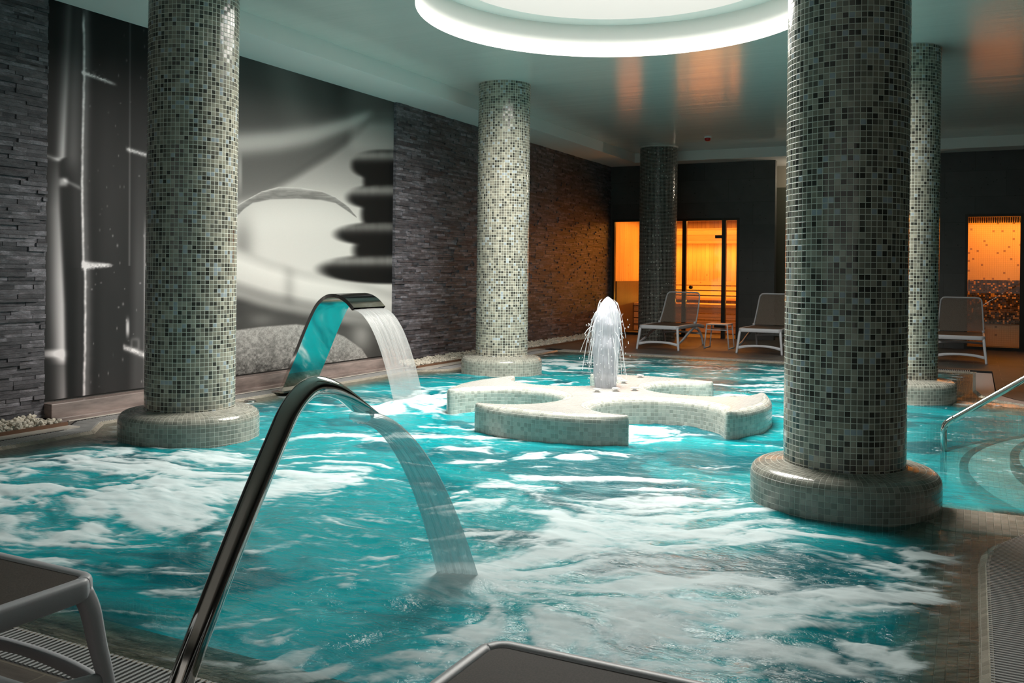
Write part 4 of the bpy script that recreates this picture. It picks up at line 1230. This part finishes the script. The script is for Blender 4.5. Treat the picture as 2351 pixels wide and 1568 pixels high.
    for (a_, b_, rx, ry, am) in [(1900, 1290, 1.3, .55, 1.0), (1300, 1075, 1.8, .6, .9), (1600, 1045, 2.4, 1.0, .8), (1250, 1040, 2.2, .6, .5), (1930, 1480, .4, 1.0, .8), (540, 1340, 1.2, .9, .5)]: tone = np.clip(tone + am * G(a_, b_, rx, ry), 0, 1)
    for (a_, b_, rx, ry, am) in [(750, 1450, 1.8, 1.0, .8), (900, 1080, 2.5, 1.5, .6)]: tone = np.clip(tone - am * G(a_, b_, rx, ry), 0, 1)
    o = grid_object('pool_water', X * U, Y * U, Z * U, m, keep=inside, attrs={'foam': foam, 'depth': depth, 'tone': tone})
    return tag(o, 'churning turquoise pool water streaked with white foam', 'water', kind='stuff')


water()

# ------------------------------------------------------------------ water cannons
def catmull(pts, n):
    out = []; P_ = [Vector(p) for p in pts]; P_ = [P_[0] * 2 - P_[1]] + P_ + [P_[-1] * 2 - P_[-2]]
    for i in range(1, len(P_) - 2):
        for k in range(n):
            t = k / n; a, b_, c, d = P_[i - 1:i + 3]
            out.append(.5 * ((2 * b_) + (c - a) * t + (2 * a - 5 * b_ + 4 * c - d) * t * t + (3 * b_ - a - 3 * c + d) * t ** 3))
    out.append(P_[-2]); return out


def lerp_list(keys, n):
    return [float(np.interp(i / (n - 1), [k[0] for k in keys], [k[1] for k in keys])) for i in range(n)]


# near one: round tube in the plane x = const, flattening into a duckbill
o = empty('water_cannon', (-6.07 * U, 5.72 * U, DECK * U)); tag(o, 'dark polished steel tube spout arching over the near pool edge', 'water spout')
ctr = [(0, 0, 0), (0, .3, .55), (0, .85, 1.45), (0, 1.3, 2.13), (0, 1.52, 2.43), (0, 1.78, 2.60), (0, 2.05, 2.60), (0, 2.35, 2.49), (0, 2.78, 2.24)]
pts = [p * U for p in catmull(ctr, 7)]; n = len(pts)
mb = MB(); mb.tube(pts, lerp_list([(0, .11 * U), (.72, .108 * U), (.85, .13 * U), (1, .185 * U)], n), 32,
                   lerp_list([(0, .11 * U), (.72, .108 * U), (.85, .075 * U), (1, .022 * U)], n), cap=False, up=(1, 0, 0.001))
# sections are side = t x up: half width lies in the bending plane, so swap
mb = MB(); mb.tube(pts, lerp_list([(0, .11 * U), (.70, .108 * U), (.84, .085 * U), (1, .02 * U)], n), 32,
                   lerp_list([(0, .11 * U), (.70, .108 * U), (.84, .135 * U), (1, .19 * U)], n), cap=False, up=(1, 0, 0.001))
mb.build('spout', M['steel'], o, auto=False)
MB().lathe([(.0, .012), (.075, .012), (.08, .004), (.08, 0)], 40).build('base_plate', M['steel_b'], o)

# far one: wide flat blade
BW = 1.62
o = empty('water_cannon', (-19.15 * U, 22.3 * U, DECK * U)); tag(o, 'wide flat steel blade spout arching in front of the stone mural', 'water spout')
prof = [(0, 0), (.45, .9), (.95, 1.95), (1.3, 2.6), (1.55, 2.88), (1.85, 3.03), (2.2, 3.02), (2.5, 2.88), (2.75, 2.66)]
c = catmull([(a_, 0, b_) for a_, b_ in prof], 6)
vs = []; th = .02
for i, p in enumerate(c):
    t = (c[min(i + 1, len(c) - 1)] - c[max(i - 1, 0)]).normalized(); nn = Vector((-t.z, 0, t.x)) * .055
    for (q, yy) in ((p + nn, 0), (p + nn, BW), (p - nn, BW), (p - nn, 0)): vs.append((q.x * U, yy * U, q.z * U))
fs = [(i * 4 + k, i * 4 + (k + 1) % 4, (i + 1) * 4 + (k + 1) % 4, (i + 1) * 4 + k) for i in range(len(c) - 1) for k in range(4)]
mb = MB().add(vs, fs, smooth=True); mb.build('spout', M['steel'], o)
MB().box(-.26 * U, -.06 * U, 0, .22 * U, (BW + .06) * U, .035 * U).build('base_plate', M['steel_b'], o, bevel=.003)


def water_mat(name, alpha, col, streak, coord_scale, rough=.1, amp=.5):
    m = bpy.data.materials.new(name); m.use_nodes = True; nt = m.node_tree; nt.nodes.clear()
    out = N(nt, 'ShaderNodeOutputMaterial'); tr = N(nt, 'ShaderNodeBsdfTransparent'); tr.inputs[0].default_value = (.93, .97, .97, 1)
    df = N(nt, 'ShaderNodeBsdfDiffuse'); df.inputs[0].default_value = (*col, 1)
    gl = N(nt, 'ShaderNodeBsdfGlossy'); gl.inputs['Roughness'].default_value = rough
    tc = N(nt, 'ShaderNodeTexCoord'); mp = N(nt, 'ShaderNodeMapping'); mp.inputs['Scale'].default_value = coord_scale; nt.links.new(tc.outputs['UV'], mp.inputs[0])
    n = noise(nt, mp.outputs[0], streak, 5, .6)
    bp = N(nt, 'ShaderNodeBump'); bp.inputs['Strength'].default_value = .5; bp.inputs['Distance'].default_value = .02; nt.links.new(n.outputs[0], bp.inputs['Height']); nt.links.new(bp.outputs[0], gl.inputs['Normal'])
    f = mth(nt, 'ADD', mth(nt, 'MULTIPLY', mth(nt, 'SUBTRACT', n.outputs[0], .5), amp * 2), alpha, clamp=True)
    at = N(nt, 'ShaderNodeAttribute'); at.attribute_name = 'thick'
    f = mth(nt, 'MULTIPLY', f, at.outputs['Fac'], clamp=True)
    m1 = N(nt, 'ShaderNodeMixShader'); nt.links.new(f, m1.inputs[0]); nt.links.new(tr.outputs[0], m1.inputs[1]); nt.links.new(df.outputs[0], m1.inputs[2])
    m2 = N(nt, 'ShaderNodeMixShader'); fr = N(nt, 'ShaderNodeFresnel'); fr.inputs[0].default_value = 1.33; nt.links.new(bp.outputs[0], fr.inputs['Normal'])
    nt.links.new(mth(nt, 'MULTIPLY', mth(nt, 'MULTIPLY', fr.outputs[0], .45), at.outputs['Fac']), m2.inputs[0]); nt.links.new(m1.outputs[0], m2.inputs[1]); nt.links.new(gl.outputs[0], m2.inputs[2])
    nt.links.new(m2.outputs[0], out.inputs[0]); return m


def strip_water(name, rows, thick, mat, lab, nx=28, roundness=0.0, cat='water', fade=0.0):
    """rows: list of (left point, right point) in metres, closed slightly lenticular sheet"""
    vs = []; m = len(rows); uv = []
    for j, (a, b_) in enumerate(rows):
        a, b_ = Vector(a), Vector(b_); t = (Vector(rows[min(j + 1, m - 1)][0]) - Vector(rows[max(j - 1, 0)][0])).normalized(); sd = (b_ - a).normalized(); nn = sd.cross(t).normalized()
        for side in (1, -1):
            for k in range(nx + 1):
                u = k / nx; e = math.sqrt(max(0, 1 - (2 * u - 1) ** 2)) * thick * side * (1 + .15 * math.sin(u * 31 + j * .07))
                vs.append(a.lerp(b_, u) + nn * e)
    w_ = nx + 1; fs = []; uvs = []; th = []
    for j in range(m - 1):
        for s_ in (0, 1):
            for k in range(nx):
                i0 = (j * 2 + s_) * w_ + k; i1 = ((j + 1) * 2 + s_) * w_ + k
                f = (i0, i0 + 1, i1 + 1, i1); u0, u1, v0, v1 = k / nx, (k + 1) / nx, j / m, (j + 1) / m
                q = [(u0, v0), (u1, v0), (u1, v1), (u0, v1)]
                if s_ == 0: f = f[::-1]; q = q[::-1]
                fs.append(f); uvs.append(q)
    o = MB().add(vs, fs, uvs, smooth=True).build(name, mat, auto=False)
    at = o.data.attributes.new('thick', 'FLOAT', 'POINT')
    at.data.foreach_set('value', [1.0] * len(o.data.vertices))
    at.data.foreach_set('value', [1.0 - fade * (i // (2 * w_)) / m for i in range(len(o.data.vertices))])
    return tag(o, lab, cat)


# jet from the near spout
rows = []
for j in range(41):
    t = j / 40; y = 8.40 + 1.81 * (t ** .85) ; z = 2.26 - 2.36 * (.18 * t + .82 * t ** 1.9)
    wd = .15 + .13 * t; xo = -6.07 + .28 * t
    rows.append(((( xo - wd) * U, (y - .06 * t) * U, z * U), ((xo + wd) * U, (y + .05 * t) * U, z * U)))
strip_water('water_stream', rows, .022, water_mat('clear falling water', .42, (.62, .74, .77), 2.2, (6, .5, 1), .12, .30), 'thick water stream pouring from the near tube spout', cat='water jet')
rows = []
for j in range(41):
    t = j / 40; x = -16.42 + 1.5 * t ** .8; z = 2.70 - 2.72 * (.15 * t + .85 * t ** 1.8)
    rows.append(((x * U, 22.32 * U, z * U), (x * U, (22.3 + BW - .03) * U, z * U)))
strip_water('water_sheet', rows, .006, water_mat('thin curtain of water', .50, (.50, .50, .50), 3.0, (16, .35, 1), .12, .9), 'wide curtain of water falling from the flat blade spout', 40, fade=.55, cat='water curtain')

# ------------------------------------------------------------------ fountain
def fountain():
    c = P(1391, 889, .66); H = 2.55
    rr = random.Random(3); mb = MB(); th = []
    o = empty('fountain_jet', (c[0] * U, c[1] * U, .66 * U)); tag(o, 'white foaming fountain jet rising from the middle of the island', 'fountain')
    # core plume
    n, m = 40, 60; vs = []
    for j in range(m + 1):
        t = j / m; z = H * t
        r = .30 * (1 - .12 * t) * (1 - sstep(.80, 1.0, t) * .9) * (1 if t < .97 else max(.02, (1 - t) / .03))
        r = float(np.interp(t, [0, .08, .45, .70, .83, .92, .97, 1], [.31, .33, .40, .37, .29, .19, .11, .015]))
        for k in range(n):
            q = 2 * math.pi * k / n
            w_ = 1 + .22 * (float(vnoise(np.array(math.cos(q) * 2.2 + 5), np.array(math.sin(q) * 2.2 + z * 1.3), 5)) - .5) + .14 * (float(vnoise(np.array(math.cos(q) * 5 + 5), np.array(math.sin(q) * 5 + z * 4), 9)) - .5)
            vs.append((r * w_ * math.cos(q) * U + .03 * U * t, r * w_ * math.sin(q) * U, z * U))
    fs = [(j * n + k, j * n + (k + 1) % n, (j + 1) * n + (k + 1) % n, (j + 1) * n + k) for j in range(m) for k in range(n)]
    uvs = [[(k / n, j / m), ((k + 1) / n, j / m), ((k + 1) / n, (j + 1) / m), (k / n, (j + 1) / m)] for j in range(m) for k in range(n)]
    mt = water_mat('white aerated water', .72, (.60, .61, .68), 3, (14, 1.4, 1), .2, .45)
    a = MB().add(vs, fs, uvs, smooth=True).build('plume', mt, o, auto=False)
    at = a.data.attributes.new('thick', 'FLOAT', 'POINT'); at.data.foreach_set('value', [1.0] * len(a.data.vertices))
    # falling strands round the plume
    mb = MB()
    for i in range(130):
        q = rr.random() * 6.283; v0 = rr.uniform(.55, .98) * H; sp = rr.uniform(.15, .5) if rr.random() < .2 else rr.uniform(.08, .22)
        if math.cos(q) < -.2: sp *= 1.35
        p = []; ns = 9; r0 = rr.uniform(.15, .28); dz = rr.uniform(.4, 1.0)
        for k in range(ns):
            t = k / (ns - 1) * dz; r = r0 + sp * t * 1.25; z = v0 + .22 * t * (H - v0 + .4) - (v0 * 1.0) * t * t
            if z < .02: break
            p.append((r * math.cos(q) * U, r * math.sin(q) * U, z * U))
        if len(p) > 3: mb.tube(p, rr.uniform(.0012, .0038), 5)
    mb.build('falling_strands', M['spray'], o, auto=False)
    mb = MB(); 
    for i in range(420):
        q = rr.random() * 6.283; r = abs(rr.gauss(.30, .17)) + .1; z = rr.uniform(.05, H * 1.02 - r * 1.1); s = rr.uniform(.0015, .004)
        if z < .05: continue
        x, y = r * math.cos(q) * U, r * math.sin(q) * U; z *= U
        mb.add([(x + s, y, z), (x - s, y, z), (x, y + s, z), (x, y - s, z), (x, y, z + s * 2.5), (x, y, z - s * 2.5)],
               [(0, 2, 4), (2, 1, 4), (1, 3, 4), (3, 0, 4), (2, 0, 5), (1, 2, 5), (3, 1, 5), (0, 3, 5)], smooth=True)
    d = mb.build('droplets', M['spray'], o, auto=False); d['kind'] = 'stuff'


def spray_mat():
    m = bpy.data.materials.new('white spray'); m.use_nodes = True; nt = m.node_tree; nt.nodes.clear()
    out = N(nt, 'ShaderNodeOutputMaterial'); tr = N(nt, 'ShaderNodeBsdfTransparent'); df = N(nt, 'ShaderNodeBsdfDiffuse'); df.inputs[0].default_value = (.85, .87, .9, 1)
    m1 = N(nt, 'ShaderNodeMixShader'); m1.inputs[0].default_value = .55; nt.links.new(tr.outputs[0], m1.inputs[1]); nt.links.new(df.outputs[0], m1.inputs[2]); nt.links.new(m1.outputs[0], out.inputs[0])
    return m


M['spray'] = spray_mat()
fountain()

# ------------------------------------------------------------------ handrail
o = empty('pool_handrail', (-.57 * U, 22.8 * U, 0)); tag(o, 'polished steel handrail rising out of the water at the round steps', 'handrail')
pts = catmull([(0, 0, -1.3), (0, 0, -.5), (0, 0, .2), (0, 0, .46), (.05, 0, .60), (.17, 0, .71), (.35, 0, .83), (1.56, 0, 1.69), (4.5, 0, 3.75), (4.8, 0, 3.85), (5.05, 0, 3.7), (5.1, 0, 3.3), (5.1, 0, .1)], 6)
MB().tube([p * U for p in pts], .021, 20, up=(0, 1, 0)).build('rail', M['steel'], o, auto=False)
MB().lathe([(.021, 0), (.05, .0), (.045, .012), (.021, .014)], 28, (5.1 * U, 0)).build('flange', M['steel_b'], o).location.z = DECK * U

# ------------------------------------------------------------------ loungers
LW = .30     # half width to rail centre (m)
def make_lounger():
    o = empty('sun_lounger'); R = M['lounger']
    def rb(pts, a, b_, name, pw=3.2, up=(0, 0, 1), n=16, smoothn=5):
        c = catmull(pts, smoothn); A_ = a if not isinstance(a, (list, tuple)) else lerp_list(a, len(c)); B_ = b_ if not isinstance(b_, (list, tuple)) else lerp_list(b_, len(c))
        return MB().tube(c, A_, n, B_, up=up, power=pw).build(name, R, o, auto=False)
    zs = .36
    # seat rim: side rails and rounded front rail in one swept piece
    rb([(-LW, 1.52, .30), (-LW, 1.2, .335), (-LW, .9, .345), (-LW, .45, .35), (-LW, .08, .35), (-LW + .006, .03, .35), (-LW + .03, .004, .35), (-LW + .08, 0, .35), (0, 0, .35), (LW - .08, 0, .35), (LW - .03, .004, .35), (LW - .006, .03, .35), (LW, .08, .35), (LW, .45, .35), (LW, .9, .345), (LW, 1.2, .335), (LW, 1.52, .30)],
       .019, .030, 'frame')
    # sling seat
    n = 14; ny = 18; vs = []
    for j in range(ny + 1):
        for i in range(n + 1):
            x = -LW + .012 + (2 * LW - .024) * i / n; y = .012 + 1.03 * j / ny
            vs.append((x, y, .374 - .012 * (1 - (2 * i / n - 1) ** 2) * math.sin(math.pi * min(1, j / ny * 1.0 + .02)) - .0 * j))
    for j in range(ny + 1):
        for i in range(n + 1):
            v = vs[j * (n + 1) + i]; vs.append((v[0], v[1], v[2] - .004))
    w_ = n + 1; K = (ny + 1) * w_; fs = []
    for j in range(ny):
        for i in range(n):
            a_ = j * w_ + i; fs += [(a_, a_ + 1, a_ + w_ + 1, a_ + w_), (K + a_, K + a_ + w_, K + a_ + w_ + 1, K + a_ + 1)]
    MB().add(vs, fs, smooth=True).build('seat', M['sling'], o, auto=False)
    # backrest: slightly curved sling in a rounded frame
    y0, z0, y1, z1 = 1.03, .375, 1.36, .87
    def bk(x, t): return (x, y0 + (y1 - y0) * t + .03 * math.sin(math.pi * t), z0 + (z1 - z0) * t)
    b = [bk(-LW - .005, 0), bk(-LW + .005, .4), bk(-LW + .02, .85), bk(-LW + .04, .96), bk(-LW + .09, 1.0), bk(0, 1.0), bk(LW - .09, 1.0), bk(LW - .04, .96), bk(LW - .02, .85), bk(LW - .005, .4), bk(LW + .005, 0)]
    br = MB().tube(catmull(b, 6), .011, 12, .014, up=(0, -.83, .55), power=2.6).build('backrest', R, o, auto=False)
    vs = []; ny = 14
    for j in range(ny + 1):
        t = .02 + .97 * j / ny; sh = LW - .01 - .02 * t - max(0, t - .9) * .45
        for i in range(n + 1): p = bk(-sh + 2 * sh * i / n, t); vs.append((p[0], p[1] + .008 * (1 - (2 * i / n - 1) ** 2), p[2]))
    fs = [(j * w_ + i, j * w_ + i + 1, (j + 1) * w_ + i + 1, (j + 1) * w_ + i) for j in range(ny) for i in range(n)]
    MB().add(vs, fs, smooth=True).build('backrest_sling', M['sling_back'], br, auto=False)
    for s in (-1, 1):
        MB().tube([(s * (LW + .015), 1.0, .385), (s * (LW - .02), 1.0, .385)], .022, 14, up=(0, 0, 1)).build('hinge', R, o, auto=False)
        # front leg, broad at the shoulder
        rb([(s * (LW - .006), .028, .342), (s * (LW + .002), .010, .29), (s * (LW + .010), -.006, .20), (s * (LW + .022), -.025, .1), (s * (LW + .032), -.038, 0.0)], [(0, .017), (.3, .020), (1, .0155)], [(0, .026), (.25, .025), (1, .0165)], 'leg', up=(0, 1, 0))
        # rear leg with its long brace
        rb([(s * LW, 1.02, .30), (s * (LW + .005), 1.18, .265), (s * (LW + .02), 1.32, .16), (s * (LW + .03), 1.42, 0)], [(0, .024), (1, .018)], .016, 'leg', up=(1, 0, 0))
        rb([(s * (LW + .018), -.01, .105), (s * (LW + .012), .25, .15), (s * (LW + .006), .6, .24), (s * (LW), .9, .30), (s * LW, 1.1, .31)], [(0, .017), (1, .024)], .014, 'brace', up=(1, 0, 0))
    rb([(-LW - .016, -.018, .085), (-LW * .6, -.016, .112), (0, -.016, .122), (LW * .6, -.016, .112), (LW + .016, -.018, .085)], .0135, [(0, .022), (.5, .016), (1, .022)], 'stretcher')
    rb([(-LW - .01, 1.25, .2), (0, 1.25, .215), (LW + .01, 1.25, .2)], .014, .018, 'stretcher')
    rb([(-LW, .62, .325), (0, .62, .30), (LW, .62, .325)], .016, .012, 'crossbar')
    return o


proto = make_lounger(); register(None)
spots = [(-14.05, 44.35, 0, 'taupe lounger in front of the black column, raised back against the sauna glow', 1),
         (-9.15, 44.75, 0, 'taupe lounger right of the small side table, its end cut off by the largest column', 1),
         (-.55, 45.35, 0, 'taupe lounger facing the viewer at the far right before the steam room', 1),
         (-6.66 - LW / U + .03, 5.41, math.pi, 'grey lounger foot end at the lower left corner beside the grating', 0),
         (-3.02 + LW / U, 5.8, math.pi, 'dark lounger corner poking in at the bottom edge, right of the tube spout', 0)]
for i, (x, y, rz, lab, _) in enumerate(spots):
    o = proto if i == 0 else copy_tree(proto)
    o.location = (x * U, (y + (.1 if rz == 0 else 0)) * U, DECK * U); o.rotation_euler.z = rz; tag(o, lab, 'sun lounger', 'sun loungers around the pool')

# side table
o = empty('side_table', (-11.7 * U, 47.3 * U, DECK * U)); tag(o, 'small white square side table between the two far loungers', 'table')
h = 1.27 * U; a_ = .175
mb = MB(); mb.box(-a_, -a_, h - .018, a_, a_, h); mb.build('table_top', M['lounger'], o, bevel=.008)
for sx in (-1, 1):
    for sy in (-1, 1): MB().tube([(sx * a_ * .93, sy * a_ * .93, h - .015), (sx * a_ * 1.12, sy * a_ * 1.05, .0)], .010, 12).build('leg', M['lounger'], o, auto=False)
    MB().tube([(sx * a_ * 1.12, -a_ * 1.05, .011), (sx * a_ * 1.12, a_ * 1.05, .011)], .010, 10).build('foot_bar', M['lounger'], o, auto=False)
for sy in (-1, 1): MB().tube([(-a_ * .98, sy * a_ * .97, h * .76), (a_ * .98, sy * a_ * .97, h * .76)], .008, 10).build('crossbar', M['lounger'], o, auto=False)

# ceiling alarm, floor inlet
x, y = P(1625, 314, CEIL); o = empty('fire_alarm_sounder', (x * U, y * U, CEIL * U)); tag(o, 'small red alarm sounder on the glossy ceiling', 'alarm')
MB().lathe([(.0, -.075), (.03, -.072), (.048, -.055), (.052, -.03), (.05, -.02)], 28).build('sounder', M['alarm_red'], o)
MB().lathe([(.052, -.02), (.058, -.016), (.058, 0)], 28).build('mount', M['alarm_white'], o)
x, y = P(566, 915.5, DECK); o = MB().lathe([(0, .012), (.03, .014), (.05, .010), (.058, .0)], 30).build('inlet_cover', M['steel_b']); o.location = ((x + .15) * U, y * U, .0)
tag(o, 'small round metal cover on the pool rim right of the left column', 'cover')
